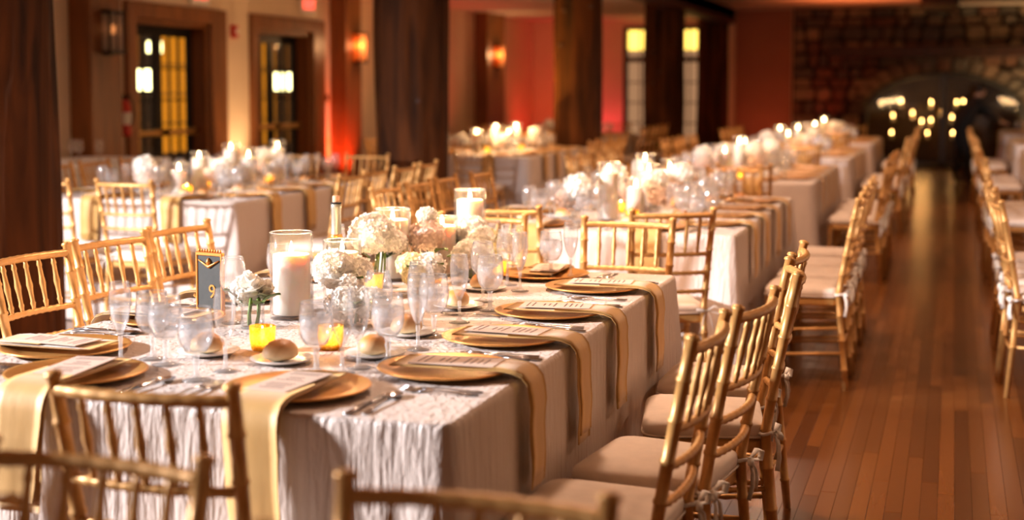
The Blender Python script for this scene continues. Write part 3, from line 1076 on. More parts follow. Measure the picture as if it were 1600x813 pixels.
def chair(x, y, face, label, group, hi=True):
    """face = direction the sitter looks, degrees from +X"""
    return inst(CH if hi else CL, 'spindle_back_chair', label, 'chair', group, (x, y, 0), R(face - 90))


# ------------------------------------------------------------------ tableware prototypes
def shell(prof, th=0.0012):
    """outer profile -> closed thin-walled vessel profile"""
    inner = [(max(r - th, 0.0), z + (th if i == 0 else 0)) for i, (r, z) in enumerate(prof)][::-1]
    return prof + inner


def goblet_me(n):
    out = [(0, 0), (0.033, 0), (0.034, 0.002), (0.018, 0.006), (0.007, 0.012), (0.0055, 0.03), (0.0085, 0.045), (0.006, 0.052), (0.010, 0.060)]
    bowl = [(0.026, 0.070), (0.036, 0.086), (0.0415, 0.105), (0.0418, 0.125), (0.039, 0.150), (0.0365, 0.170)]
    inn = [(r - 0.0014, z) for r, z in bowl[::-1]] + [(0.008, 0.066), (0, 0.064)]
    return MB().lathe(out, n, mi=1).lathe(out[-1:] + bowl + inn, n).tube([((bowl[-1][0] - .0006) * math.cos(2 * math.pi * k / n), (bowl[-1][0] - .0006) * math.sin(2 * math.pi * k / n), bowl[-1][1]) for k in range(n + 1)], 0.0011, 5, False, 1).mesh('goblet', M['glass'], M['stem_glass'])


def goblet_water(n):
    return MB().lathe([(0, 0.0655), (0.008, 0.067), (0.0243, 0.0715), (0.0342, 0.087), (0.0398, 0.105), (0.0401, 0.125), (0.0385, 0.138), (0.03, 0.1395), (0, 0.1395)], n).mesh('water', M['water'])


def flute_me(n):
    out = [(0, 0), (0.030, 0), (0.031, 0.002), (0.014, 0.006), (0.005, 0.012), (0.0042, 0.045), (0.006, 0.058), (0.005, 0.064)]
    bowl = [(0.011, 0.078), (0.020, 0.100), (0.0262, 0.130), (0.0272, 0.155), (0.0255, 0.180), (0.0235, 0.198)]
    inn = [(r - 0.0012, z) for r, z in bowl[::-1]] + [(0.004, 0.07), (0, 0.068)]
    return MB().lathe(out, n, mi=1).lathe(out[-1:] + bowl + inn, n).tube([((bowl[-1][0] - .0006) * math.cos(2 * math.pi * k / n), (bowl[-1][0] - .0006) * math.sin(2 * math.pi * k / n), bowl[-1][1]) for k in range(n + 1)], 0.0011, 5, False, 1).mesh('flute', M['glass'], M['stem_glass'])


def flute_fill(n):
    return MB().lathe([(0, 0.0695), (0.0035, 0.0712), (0.0093, 0.0785), (0.0182, 0.1), (0.0243, 0.129), (0.0252, 0.142), (0, 0.1425)], n).mesh('wine', M['water'])


def wine_me(n):
    out = [(0, 0), (0.034, 0), (0.035, 0.002), (0.016, 0.006), (0.0055, 0.013), (0.0042, 0.06), (0.006, 0.078)]
    bowl = [(0.022, 0.088), (0.034, 0.104), (0.039, 0.126), (0.0385, 0.150), (0.034, 0.176), (0.031, 0.192)]
    inn = [(r - 0.0013, z) for r, z in bowl[::-1]] + [(0.006, 0.084), (0, 0.082)]
    return MB().lathe(out, n, mi=1).lathe(out[-1:] + bowl + inn, n).tube([((bowl[-1][0] - .0006) * math.cos(2 * math.pi * k / n), (bowl[-1][0] - .0006) * math.sin(2 * math.pi * k / n), bowl[-1][1]) for k in range(n + 1)], 0.0011, 5, False, 1).mesh('wine_glass', M['glass'], M['stem_glass'])


def ice_me(seed):
    rr = random.Random(seed)
    mb = MB()
    for i in range(5):
        Mx = Matrix.Translation((rr.uniform(-.018, .018), rr.uniform(-.018, .018), 0.108 + i * 0.007)) @ Matrix.Rotation(rr.uniform(0, 3), 4, 'Z') @ Matrix.Rotation(rr.uniform(0, 1), 4, 'X')
        mb.cbox(-.010, .010, -.010, .010, -.009, .009, .003, 0, Mx)
    return mb.mesh('ice', M['ice'])


M['ice'] = glass('ice', tint=(0.97, 0.97, 0.98), ior=1.31, rough=0.15, scatter=0.22, ccol=(0.95, 0.95, 0.95, 1))
GOB = [('bowl_and_stem', goblet_me(24), None), ('water', goblet_water(24), 0)]
FLU = [('bowl_and_stem', flute_me(20), None), ('wine', flute_fill(20), 0)]
FLE = FLU[:1]
WIN = [('bowl_and_stem', wine_me(24), None)]
GOBL = [('bowl_and_stem', goblet_me(12), None), ('water', goblet_water(12), 0)]
FLUL = [('bowl_and_stem', flute_me(10), None)]
WINL = [('bowl_and_stem', wine_me(12), None)]
ice = ice_me(3)


CHG_R = 0.165
charger_me = MB().lathe([(0, 0.0), (0.105, 0.0), (0.12, 0.004), (0.16, 0.012), (CHG_R, 0.0155), (CHG_R - .001, 0.018), (0.158, 0.017), (0.125, 0.0105), (0.118, 0.0075), (0.10, 0.006), (0, 0.0055)], 48).mesh('charger', M['gold_rim'])
charger_lo = MB().lathe([(0, 0.0), (0.105, 0.0), (CHG_R, 0.0145), (CHG_R - .001, 0.018), (0.12, 0.0085), (0, 0.0055)], 20).mesh('charger', M['gold_rim'])
bread_plate_me = MB().lathe([(0, 0), (0.045, 0), (0.075, 0.010), (0.079, 0.0125), (0.078, 0.014), (0.05, 0.006), (0, 0.005)], 28).mesh('bread_plate', M['china'])


def roll_mesh(seed, sx=1.0):
    vs, fs = [], []
    n, m = 20, 10
    for i in range(m + 1):
        ph = math.pi * i / m
        for k in range(n):
            th = 2 * math.pi * k / n
            x, y, z = math.sin(ph) * math.cos(th), math.sin(ph) * math.sin(th), -math.cos(ph)
            d = 1 + 0.06 * noise.noise(Vector((x * 1.6 + seed, y * 1.6, z * 1.6)))
            zz = z * 0.030 if z > 0 else z * 0.014
            vs.append((x * 0.040 * d * sx, y * 0.036 * d, 0.014 + zz * d))
    for i in range(m):
        for k in range(n):
            fs.append((i * n + k, i * n + (k + 1) % n, (i + 1) * n + (k + 1) % n, (i + 1) * n + k))
    return MB().add(vs, fs, True).mesh('roll', M['crust'])


ROLLS = [roll_mesh(1.0), roll_mesh(5.0, 1.12), roll_mesh(9.0, 0.95)]


def napkin_mesh(seed, w=0.135, drop=0.256):
    rr = random.Random(seed)
    mb = MB()
    # folded over the plate, then over the table edge, hanging in two slightly open layers
    for lay, (dw, dx, dd) in enumerate(((0, 0, 0), (-0.012, 0.010 * rr.choice((-1, 1)), 0.022))):
        o = 0.0035 * lay
        path = [(0.315, 0.0235), (0.27, 0.0235), (0.16, 0.0235), (0.045, 0.0245), (0.012, 0.021), (-0.012, 0.013), (-0.026, -0.004), (-0.0295, -0.03)]
        k = 7
        for i in range(1, k + 1):
            path.append((-0.031 - 0.002 * math.sin(i * 1.3 + seed), -0.03 - (drop - dd - 0.03) * i / k))
        if lay:
            path = [(y - (o if z < 0 else 0), z + (o * 1.2 if z > 0 else 0)) for y, z in path]
            path = path[2:]
        vs, fs = [], []
        nx = 6
        th = 0.003
        for side in (0, 1):
            for i, (y, z) in enumerate(path):
                t = max(0, -z) / drop
                for j in range(nx + 1):
                    u = j / nx - 0.5
                    wv = 0.0015 * t * math.sin(u * 9 + seed + i * 0.2)
                    ww = w + dw - 0.02 * t
                    vs.append((u * ww + dx * t + 0.012 * t * math.sin(seed), y + (wv if z < 0 else 0) - (th * side if z < -0.01 else 0), z - (th * (1 - side) if z >= -0.01 else 0) + th * 0.5 * (z >= -0.01)))
        L = len(path)
        idx = lambda s, i, j: s * L * (nx + 1) + i * (nx + 1) + j
        for i in range(L - 1):
            for j in range(nx):
                fs.append((idx(0, i, j), idx(0, i, j + 1), idx(0, i + 1, j + 1), idx(0, i + 1, j)))
                fs.append((idx(1, i, j), idx(1, i + 1, j), idx(1, i + 1, j + 1), idx(1, i, j + 1)))
            for j in (0, nx):
                q = (idx(0, i, j), idx(0, i + 1, j), idx(1, i + 1, j), idx(1, i, j))
                fs.append(q)
        for i in (0, L - 1):
            for j in range(nx):
                fs.append((idx(0, i, j), idx(0, i, j + 1), idx(1, i, j + 1), idx(1, i, j)))
        mb.add(vs, fs, True)
    return mb.mesh('napkin', M['napkin'])


NAPK = [napkin_mesh(s) for s in (1, 2.4, 4.1)]
card_me = MB().box(-0.052, 0.052, -0.105, 0.105, 0.0, 0.0022).mesh('menu_card', M['card'])
pb = MB()
prr = random.Random(2)
for i in range(11):
    yy = 0.085 - i * 0.016
    if i in (2, 6):
        continue
    ll = prr.uniform(0.018, 0.038)
    pb.box(-ll, ll, yy - 0.002, yy + 0.002, 0.0022, 0.0026)
print_me = pb.mesh('print', M['print'])
CARD = [('card', card_me, None), ('printed_lines', print_me, 0)]


def fork_me():
    mb = MB()
    P = [(0, -0.095, 0.003), (0, -0.06, 0.004), (0, 0.0, 0.007), (0, 0.03, 0.005), (0, 0.045, 0.004)]
    mb.ribbon(P, (1, 0, 0), [.013, .011, .006, .009, .022], 0.002)
    for x in (-.009, -.003, .003, .009):
        mb.ribbon([(x, 0.043, 0.004), (x, 0.07, 0.003), (x, 0.095, 0.008)], (1, 0, 0), [.004, .0035, .0022], 0.0018)
    return mb.mesh('fork', M['steel'])


def knife_me():
    mb = MB()
    mb.ribbon([(0, -0.115, 0.003), (0, -0.06, 0.004), (0, 0.0, 0.004)], (1, 0, 0), [.014, .012, .009], 0.004)
    mb.ribbon([(0, 0.0, 0.004), (0, 0.02, 0.003), (0.002, 0.09, 0.003), (0.004, 0.118, 0.003)], (1, 0, 0), [.009, .019, .020, .006], 0.0016)
    return mb.mesh('knife', M['steel'])


def spoon_me():
    mb = MB()
    mb.ribbon([(0, -0.10, 0.003), (0, -0.05, 0.004), (0, 0.03, 0.007), (0, 0.05, 0.005)], (1, 0, 0), [.013, .010, .006, .008], 0.002)
    vs, fs = [], []
    n, m = 14, 4
    for i in range(m + 1):
        r = i / m
        for k in range(n):
            th = 2 * math.pi * k / n
            vs.append((0.021 * r * math.cos(th), 0.078 + 0.032 * r * math.sin(th), 0.001 + 0.007 * r * r))
    for i in range(m):
        for k in range(n):
            fs.append((i * n + k, i * n + (k + 1) % n, (i + 1) * n + (k + 1) % n, (i + 1) * n + k))
    mb.add(vs, fs, True)
    return mb.mesh('spoon', M['steel'])


fork_m, knife_m, spoon_m = fork_me(), knife_me(), spoon_me()


# ------------------------------------------------------------------ centrepiece prototypes
def hurricane_me(r, h, n=36):
    t = 0.004
    return MB().lathe([(0, 0), (r, 0), (r, h - 0.002), (r - t / 2, h), (r - t, h - 0.002), (r - t, 0.012), (0, 0.012)], n).tube([((r - t / 2) * math.cos(2 * math.pi * k / n), (r - t / 2) * math.sin(2 * math.pi * k / n), h) for k in range(n + 1)], 0.0021, 5, False, 1).mesh('cylinder_glass', M['glass_thick'], M['stem_glass'])


def flame_me(m, s=1.0):
    return MB().lathe([(0, 0.0), (0.0045 * s, 0.004 * s), (0.0068 * s, 0.011 * s), (0.0058 * s, 0.020 * s), (0.003 * s, 0.031 * s), (0, 0.040 * s)], 10).mesh('flame', m)


flame_hi, flame_lo = flame_me(M['flame']), flame_me(M['flame_far'], 1.15)
wick_me = MB().tube([(0, 0, -0.004), (0.0005, 0, 0.004), (0.0015, 0, 0.010)], 0.0011, 5).mesh('wick', M['wick'])
_wax = {}


def wax_me(r, h, n=32):
    k = (r, round(h, 3), n)
    if k not in _wax:
        _wax[k] = MB().lathe([(0, 0), (r - .002, 0), (r, 0.003), (r, h - 0.004), (r - 0.003, h), (r - 0.007, h - 0.001), (r - 0.016, h - 0.007), (0.006, h - 0.010), (0, h - 0.010)], n).mesh('wax', M['wax'])
    return _wax[k]


_hur = {}


def hurricane(x, y, zt, r, h, rc, hc, lab_g, lab_c, grp, hi=True, watts=3.6):
    key = (r, h, hi)
    if key not in _hur:
        _hur[key] = hurricane_me(r, h, 36 if hi else 16)
    g = obj('glass_cylinder', _hur[key], None, (x, y, zt))
    tag(g, lab_g, 'glass cylinder', grp + ' glass cylinders')
    c = obj('pillar_candle', None, None, (x, y, zt + 0.0125))
    tag(c, lab_c, 'candle', grp + ' candles')
    obj('wax', wax_me(rc, hc, 32 if hi else 14), c)
    obj('wick', wick_me, c, (0, 0, hc - 0.008))
    obj('flame', flame_hi if hi else flame_lo, c, (0, 0, hc - 0.001))
    if watts:
        light('candle_light', 'POINT', (0, 0, hc + 0.022), watts, (1.0, 0.60, 0.28), 0.012, parent=c)


def floret_ball(seed, r, nf, mt, oblate=0.85, size=0.017):
    rr = random.Random(seed)
    vs, fs = [], []
    ga = math.pi * (3 - math.sqrt(5))
    for i in range(nf):
        zz = 1 - 1.9 * (i + 0.5) / nf
        rad = math.sqrt(max(0, 1 - zz * zz))
        th = ga * i
        nrm = Vector((rad * math.cos(th), rad * math.sin(th), zz))
        lump = 1 + 0.10 * noise.noise(nrm * 2.2 + Vector((seed, 0, 0))) + rr.uniform(-.09, .09)
        c = Vector((nrm.x, nrm.y, nrm.z * oblate)) * r * lump
        nn = (nrm + Vector((rr.uniform(-.35, .35), rr.uniform(-.35, .35), rr.uniform(-.35, .35)))).normalized()
        a = nn.orthogonal().normalized()
        b = nn.cross(a)
        r0 = rr.uniform(0, 1.5)
        for p in range(4):
            t = r0 + p * math.pi / 2
            d = a * math.cos(t) + b * math.sin(t)
            e = a * -math.sin(t) + b * math.cos(t)
            s = size * rr.uniform(.85, 1.15)
            k = len(vs)
            cup = rr.uniform(.1, .45)
            vs += [c - nn * s * .15, c + d * s * .55 + e * s * .5 + nn * s * cup * .5, c + d * s * 1.0 + nn * s * cup, c + d * s * .55 - e * s * .5 + nn * s * cup * .5]
            fs.append((k, k + 1, k + 2, k + 3))
    mb = MB().add(vs, fs, False)
    core = [(0.0, -0.62 * r), (0.45 * r, -0.5 * r), (0.78 * r, -0.1 * r), (0.72 * r, 0.35 * r), (0.4 * r, 0.66 * r), (0, 0.74 * r)]
    mb.lathe(core, 12)
    return mb.mesh('bloom', mt)


def rose_mesh(seed, r, mt):
    rr = random.Random(seed)
    mb = MB()
    for ringi, (n, tilt, sc, zz) in enumerate(((3, 0.15, .45, .25), (4, .35, .62, .18), (5, .6, .82, .05), (6, .95, 1.0, -.12))):
        for k in range(n):
            th = 2 * math.pi * k / n + ringi * .5 + rr.uniform(-.1, .1)
            vs = []
            for i in range(4):
                v = i / 3
                for j in range(5):
                    u = j / 2 - 1
                    wd = 0.62 * sc * r * math.sin(math.pi * (0.18 + 0.62 * v))
                    out = (0.12 + math.sin(tilt) * v * 0.85) * sc * r + 0.02 * r
                    cur = -0.25 * sc * r * u * u * (1 - .4 * v)
                    x = out + cur
                    yv = u * wd
                    z = (zz + (v * math.cos(tilt) * .9) * .9) * r - 0.15 * r * (v ** 3) * tilt
                    vs.append((x * math.cos(th) - yv * math.sin(th), x * math.sin(th) + yv * math.cos(th), z))
            fs = [(i * 5 + j, i * 5 + j + 1, (i + 1) * 5 + j + 1, (i + 1) * 5 + j) for i in range(3) for j in range(4)]
            mb.add(vs, fs, True)
    mb.lathe([(0, -.3 * r), (.35 * r, -.2 * r), (.42 * r, .1 * r), (.2 * r, .45 * r), (0, .5 * r)], 10)
    return mb.mesh('bloom', mt)


BALL = {'w': floret_ball(1.3, 1.0, 260, M['petal'], .85, .215), 'b': floret_ball(4.2, 1.0, 220, M['petal_b'], .9, .22), 'y': floret_ball(7.7, 1.0, 150, M['petal_y'], .8, .22), 'w2': floret_ball(9.1, 1.0, 200, M['petal'], .8, .21)}
BALLLO = {'w': floret_ball(2.3, 1.0, 70, M['petal'], .85, .30), 'b': floret_ball(5.2, 1.0, 70, M['petal_b'], .85, .30)}
BALLLO['y'] = BALLLO['w2'] = BALLLO['r'] = BALLLO['w']
BALL['r'] = rose_mesh(3, 1.0, M['petal'])
_v = MB().lathe([(0, 0), (0.032, 0), (0.034, 0.002), (0.034, 0.088), (0.033, 0.09), (0.031, 0.088), (0.031, 0.008), (0, 0.008)], 20)
vase_me = _v.mesh('vase', M['glass_thick'])
vwater_me = MB().lathe([(0, 0.009), (0.0305, 0.009), (0.0305, 0.06), (0, 0.06)], 18).mesh('water', glass('vase_water', ior=1.33, rough=0.03))


def leaf_mesh():
    vs, fs = [], []
    for i in range(7):
        v = i / 6
        wd = 0.020 * math.sin(math.pi * min(1, v * .92 + .08)) + 0.001
        for j in (-1, 0, 1):
            vs.append((j * wd, v * 0.065, 0.012 * math.sin(v * 2.4) + (0.005 if j else 0)))
    vs += [(x, y, z - 0.0012) for x, y, z in vs]
    for s, o in ((1, 0), (-1, 21)):
        for i in range(6):
            for j in range(2):
                q = (o + i * 3 + j, o + i * 3 + j + 1, o + (i + 1) * 3 + j + 1, o + (i + 1) * 3 + j)
                fs.append(q if s > 0 else q[::-1])
    return MB().add(vs, fs, True).mesh('leaf', M['leaf'])


leaf_me = leaf_mesh()
stem_me = MB().tube([(0, 0, 0.012), (0.004, 0.002, 0.05), (0.0, 0, 0.11)], 0.004, 6).mesh('stem', M['stem'])


def bouquet(x, y, zt, blooms, label, group, hi=True, vh=1.0, seed=0, n_leaf=3):
    """blooms: (dx,dy,dz above the vase rim, radius, kind)"""
    rr = random.Random(seed + 31)
    e = tag(obj('flower_vase', None, None, (x, y, zt)), label, 'flower vase', group)
    v = obj('vase', vase_me, e, (0, 0, 0), (0, 0, 0), (1, 1, vh))
    if hi:
        obj('water', vwater_me, v)
        for k in range(4):
            a = k * 1.6 + seed
            obj('stem', stem_me, e, (0.014 * math.cos(a), 0.014 * math.sin(a), 0), (0.10 * math.sin(a), 0.10 * math.cos(a), a), (1, 1, vh))
    for dx, dy, dz, r, kd in blooms:
        obj('bloom', (BALL if hi else BALLLO)[kd], e, (dx, dy, 0.09 * vh + dz), (rr.uniform(-.3, .3), rr.uniform(-.3, .3), rr.uniform(0, 6)), (r, r, r))
    if hi:
        for k in range(n_leaf):
            a = rr.uniform(0, 6.28)
            obj('leaf', leaf_me, e, (0.03 * math.cos(a), 0.03 * math.sin(a), 0.088 * vh), (rr.uniform(-.2, .5), 0, a - math.pi / 2))
    return e


votive_cup = MB().lathe([(0, 0), (0.026, 0), (0.029, 0.004), (0.033, 0.030), (0.034, 0.062), (0.033, 0.064), (0.031, 0.062), (0.030, 0.03), (0.026, 0.006), (0, 0.006)], 22).mesh('votive_cup', M['votive'])
votive_wax = MB().lathe([(0, 0.0065), (0.02, 0.0065), (0.02, 0.022), (0, 0.022)], 14).mesh('tealight', M['wax'])


def votive(x, y, zt, label, group, hi=True, watts=0.25):
    e = tag(obj('votive_holder', None, None, (x, y, zt)), label, 'votive holder', group)
    obj('cup', votive_cup, e)
    if hi:
        obj('tealight', votive_wax, e)
    f = obj('flame', flame_hi if hi else flame_lo, e, (0, 0, 0.024))
    if watts:
        light('votive_light', 'POINT', (0, 0, 0.04), watts, (1.0, 0.6, 0.25), 0.01, parent=e)


# ------------------------------------------------------------------ tables
TW, TL, TH = 1.42, 2.44, 0.765


def cloth_mesh(seed, hi):
    """cloth over a rectangular table, to the floor, with folds and corner drapes; origin at table centre on the floor"""
    rr = random.Random(seed)
    hw, hl, cr = TW / 2 - 0.012, TL / 2 - 0.012, 0.03
    per = []      # (x, y, nx, ny, distance along side 0..1 within side, side length, cornerness)
    step = 0.018 if hi else 0.05
    sides = [((-hw, -hl), (hw, -hl), (0, -1)), ((hw, -hl), (hw, hl), (1, 0)), ((hw, hl), (-hw, hl), (0, 1)), ((-hw, hl), (-hw, -hl), (-1, 0))]
    s_tot = 0
    for (ax, ay), (bx, by), (nx, ny) in sides:
        L = math.hypot(bx - ax, by - ay)
        n = int(L / step)
        for i in range(n):
            t = (i + 0.5) / n
            d = min(t * L, (1 - t) * L)
            k = max(0, 1 - d / 0.16)
            # rounding normals towards the diagonal near corners
            cxn, cyn = (1 if (ax + (bx - ax) * t) > 0 else -1), (1 if (ay + (by - ay) * t) > 0 else -1)
            m = max(0.0, 1 - d / 0.05)
            vx, vy = nx + (cxn - nx) * m * 0.9, ny + (cyn - ny) * m * 0.9
            l = math.hypot(vx, vy)
            per.append((ax + (bx - ax) * t, ay + (by - ay) * t, vx / l, vy / l, s_tot + t * L, d))
        s_tot += L
    lev = [(0.0, 0.0), (0.004, -0.001), (0.009, -0.005), (0.012, -0.012), (0.013, -0.03)]
    nz = 16 if hi else 6
    bot = -(TH - 0.006)
    lev += [(0.013, -0.03 + (bot + 0.03) * (i + 1) / nz) for i in range(nz)]
    vs, fs = [], []
    n = len(per)
    for off, z in lev:
        t = max(0.0, -(z + 0.02) / TH)
        for x, y, nx, ny, s, d in per:
            ck = math.exp(-(d / 0.085) ** 2)
            fold = math.sin(s * 15 + seed) * 0.4 + math.sin(s * 27 + 2.1 * seed + t * 1.5) * 0.35 + math.sin(s * 43 + seed * 3) * 0.25
            side = math.exp(-((d - 0.17) / 0.07) ** 2)
            disp = off + t * (0.012 * fold + 0.085 * ck - 0.010 * side) + 0.004 * t
            disp = max(disp, off * 0.5 + 0.001)
            vs.append((x + nx * disp, y + ny * disp, TH + z))
    for i in range(len(lev) - 1):
        for k in range(n):
            k2 = (k + 1) % n
            fs.append((i * n + k, (i + 1) * n + k, (i + 1) * n + k2, i * n + k2))
    fs.append(tuple(range(n)))
    sm = MB().add(vs, fs, True)
    sm.s[-1] = False
    return sm.mesh('tablecloth', M['cloth'])


cl_hi, cl_lo = cloth_mesh(1.7, True), cloth_mesh(3.1, False)
ORD = ('first', 'second', 'third', 'fourth')
SOFF = (0.49, 0.96, 1.43, 1.96)


def seats(x1, y0):
    """x1 = right edge, y0 = near edge -> list of (edge point, inward direction deg, phrase)"""
    x0, y1 = x1 - TW, y0 + TL
    out = []
    for i, d in enumerate(SOFF):
        out.append(((x1, y0 + d), 180, '%s right-side seat' % ORD[i]))
    for i, d in enumerate(SOFF):
        out.append(((x0, y0 + d), 0, '%s left-side seat' % ORD[i]))
    for nm, dx in (('left', -0.28), ('right', 0.28)):
        out.append((((x0 + x1) / 2 + dx, y0), 90, 'near-end %s seat' % nm))
        out.append((((x0 + x1) / 2 + dx, y1), -90, 'far-end %s seat' % nm))
    return out


def place(pt, ang, lx, ly):
    """setting-local (lx to the sitter's right, ly inward) -> world"""
    a = R(ang)
    return (pt[0] + math.cos(a) * ly + math.sin(a) * lx, pt[1] + math.sin(a) * ly - math.cos(a) * lx)


def setting(pt, ang, phrase, tname, level, k, glasses=True):
    rz = R(ang - 90)
    P = lambda lx, ly: place(pt, ang, lx, ly)
    q = '%s, %s' % (phrase, tname)
    jit = rnd.uniform(-0.02, 0.02)
    c = P(jit, 0.195)
    tag(obj('charger_plate', charger_me if level < 1 else charger_lo, None, (*c, TH)), 'round gold charger plate, ' + q, 'plate', 'gold charger plates')
    a = P(jit + rnd.uniform(-.01, .01), 0)
    tag(obj('napkin', NAPK[k % 3], None, (*a, TH), (0, 0, rz)), 'gold napkin hanging over the table edge, ' + q, 'napkin', 'gold napkins')
    if level < 2:
        c2 = P(jit + rnd.uniform(-.01, .01), 0.17 + rnd.uniform(-.01, .015))
        inst(CARD, 'menu_card', 'blush menu card lying on the plate, ' + q, 'card', 'menu cards', (*c2, TH + 0.0295), rz + rnd.uniform(-.12, .12))
        for j, (lx, me, nm) in enumerate(((-0.205, fork_m, 'dinner fork'), (-0.232, fork_m, 'outer fork'), (0.20, knife_m, 'table knife'), (0.228, spoon_m, 'soup spoon'))):
            if level == 1 and j in (1, 3):
                continue
            f = P(lx + jit, 0.13)
            tag(obj(nm.split()[1], me, None, (*f, TH), (0, 0, rz + rnd.uniform(-.05, .05))), 'silver %s, %s' % (nm, q), 'cutlery', 'silver cutlery')
    if glasses:
        g = P(0.17 + rnd.uniform(-.02, .02), 0.37)
        inst(GOBL, 'water_goblet', 'stemmed goblet of iced water, ' + q, 'goblet', 'water goblets', (*g, TH), rnd.uniform(0, 6))
        g = P(0.07 + rnd.uniform(-.02, .02), 0.41)
        inst(FLUL, 'champagne_flute', 'slim champagne flute, ' + q, 'flute', 'champagne flutes', (*g, TH))
        g = P(0.25, 0.35)
        if level < 2:
            inst(WINL, 'wine_glass', 'empty wine glass, ' + q, 'wine glass', 'wine glasses', (*g, TH))
            b = P(-0.16, 0.41)
            tag(obj('bread_plate', bread_plate_me, None, (*b, TH)), 'small white bread plate, ' + q, 'plate', 'bread plates')
            tag(obj('bread_roll', ROLLS[k % 3], None, (*b, TH + 0.0055), (0, 0, rnd.uniform(0, 6))), 'round bread roll on its plate, ' + q, 'bread roll', 'bread rolls')


def table_cloth(x1, y0, label, hi):
    tag(obj('tablecloth', cl_hi if hi else cl_lo, None, (x1 - TW / 2, y0 + TL / 2, 0)), label, 'tablecloth', 'champagne tablecloths')


# ---- the front table ("9") ------------------------------------------------
X1, Y0 = -0.95, 2.66
T1 = 'front table'
table_cloth(X1, Y0, 'crinkled champagne satin tablecloth of the front table, falling in folds', True)
S1 = seats(X1, Y0)
for k, (pt, ang, ph) in enumerate(S1):
    setting(pt, ang, ph, T1, 0, k, glasses=False)

# chairs of the front table
CG = 'gold spindle-back chair with cream cushion'
grp1 = 'chairs around the front table'
for i, (x, y, f) in enumerate(((-0.77, 3.12, 178), (-0.72, 3.58, 173), (-0.70, 4.17, 190), (-0.74, 4.70, 180))):
    chair(x, y, f, '%s, %s right-side seat, %s' % (CG, ORD[i], T1), grp1)
for i, (x, y, f) in enumerate(((-2.585, 3.90, -4), (-2.585, 4.34, -8), (-2.585, 4.81, -7))):
    chair(x, y, f, '%s, %s left-side seat, %s' % (CG, ORD[i + 1], T1), grp1)
chair(-1.377, 2.47, 90, CG + ' in front of the near-end right seat, ' + T1, grp1)
chair(-1.242, 5.33, -90, CG + ' facing the camera at the far-end right seat, ' + T1, grp1)
chair(-1.86, 5.36, -88, CG + ' behind the candles at the far-end left seat, ' + T1, grp1)
chair(-1.185, 1.49, -92, 'nearest blurred gold chair back cut off at the bottom left corner', 'chairs cut off by the lower edge')
chair(-0.59, 1.47, -90, 'nearest blurred gold chair back cut off at the bottom centre', 'chairs cut off by the lower edge')

# glasses of the front table (positions on the cloth)
GL = [(-1.965, 3.055, 'F', 'half-full champagne flute leftmost on the front table'),
      (-1.835, 3.05, 'G', 'water goblet beside the leftmost flute, front of an overlapping pair'),
      (-1.905, 3.105, 'G', 'water goblet behind another goblet near the leftmost flute'),
      (-1.668, 2.905, 'G', 'large near water goblet in front of the gold votive'),
      (-1.655, 3.02, 'E', 'empty flute between the near goblet and the gold votive'),
      (-1.978, 3.66, 'W', 'empty wine glass beside the table number sign'),
      (-1.44, 3.07, 'G', 'water goblet beside the second bread roll on the front table'),
      (-1.375, 3.075, 'E', 'empty flute left of the third bread roll on the front table'),
      (-1.365, 3.15, 'E', 'empty flute just in front of the third bread roll'),
      (-1.325, 3.24, 'G', 'water goblet with the bread roll seen through it'),
      (-1.45, 3.48, 'W', 'empty wine glass in front of the low white flowers'),
      (-1.315, 3.42, 'F', 'champagne flute next to the first right-side plate'),
      (-1.345, 3.62, 'G', 'water goblet beside the second right-side plate'),
      (-1.42, 3.72, 'W', 'wine glass behind the goblet of the second right-side plate'),
      (-1.355, 3.86, 'E', 'empty champagne flute beside the third right-side plate'),
      (-1.34, 4.10, 'G', 'sharp water goblet beside the third right-side plate'),
      (-1.42, 4.27, 'W', 'wine glass behind the sharp goblet, under the white flowers'),
      (-1.375, 4.53, 'E', 'sharp slim flute beside the fourth right-side plate'),
      (-1.46, 4.66, 'W', 'wine glass behind the flute of the fourth right-side plate'),
      (-1.36, 4.86, 'G', 'farthest water goblet in front of the far-end chair'),
      (-1.305, 4.93, 'F', 'farthest champagne flute in front of the far-end chair'),
      (-1.62, 4.98, 'W', 'wine glass under the tallest candle at the far end'),
      (-1.55, 5.02, 'G', 'water goblet under the tallest candle at the far end'),
      (-2.10, 4.20, 'G', 'water goblet at the left side behind the white bouquet'),
      (-2.07, 4.60, 'F', 'champagne flute at the left side behind the candles')]
PR = {'F': (FLU, 'champagne_flute', 'flute', 'front table flutes'), 'E': (FLE, 'champagne_flute', 'flute', 'front table flutes'), 'G': (GOB, 'water_goblet', 'goblet', 'front table goblets'), 'W': (WIN, 'wine_glass', 'wine glass', 'front table wine glasses')}
for i, (x, y, kd, lb) in enumerate(GL):
    pr, nm, ct, gp = PR[kd]
    e = inst(pr, nm, lb, ct, gp, (x, y, TH), i * 1.1)
    if kd == 'G':
        b = [c for c in e.children][0]
        o = obj('ice_cubes', ice, b, (0, 0, 0), (0, 0, i * 0.9))
        o['kind'] = 'stuff'
for i, (x, y, lb) in enumerate(((-1.80, 3.20, 'leftmost bread roll behind the near goblet'), (-1.575, 3.16, 'golden bread roll between the two gold votives'), (-1.385, 3.30, 'bread roll behind the two empty flutes'),
                                (-1.42, 3.62, 'bread roll seen beside the low white flowers'), (-1.45, 4.12, 'bread roll behind the sharp goblet'), (-1.50, 4.52, 'bread roll near the far right plate'))):
    tag(obj('bread_plate', bread_plate_me, None, (x, y, TH)), 'small white plate under the ' + lb, 'plate', 'front table bread plates')
    tag(obj('bread_roll', ROLLS[i % 3], None, (x - 0.005, y, TH + 0.0055), (0, 0, i * 1.3), (1.12, 1.12, 1.2)), lb, 'bread roll', 'front table bread rolls')
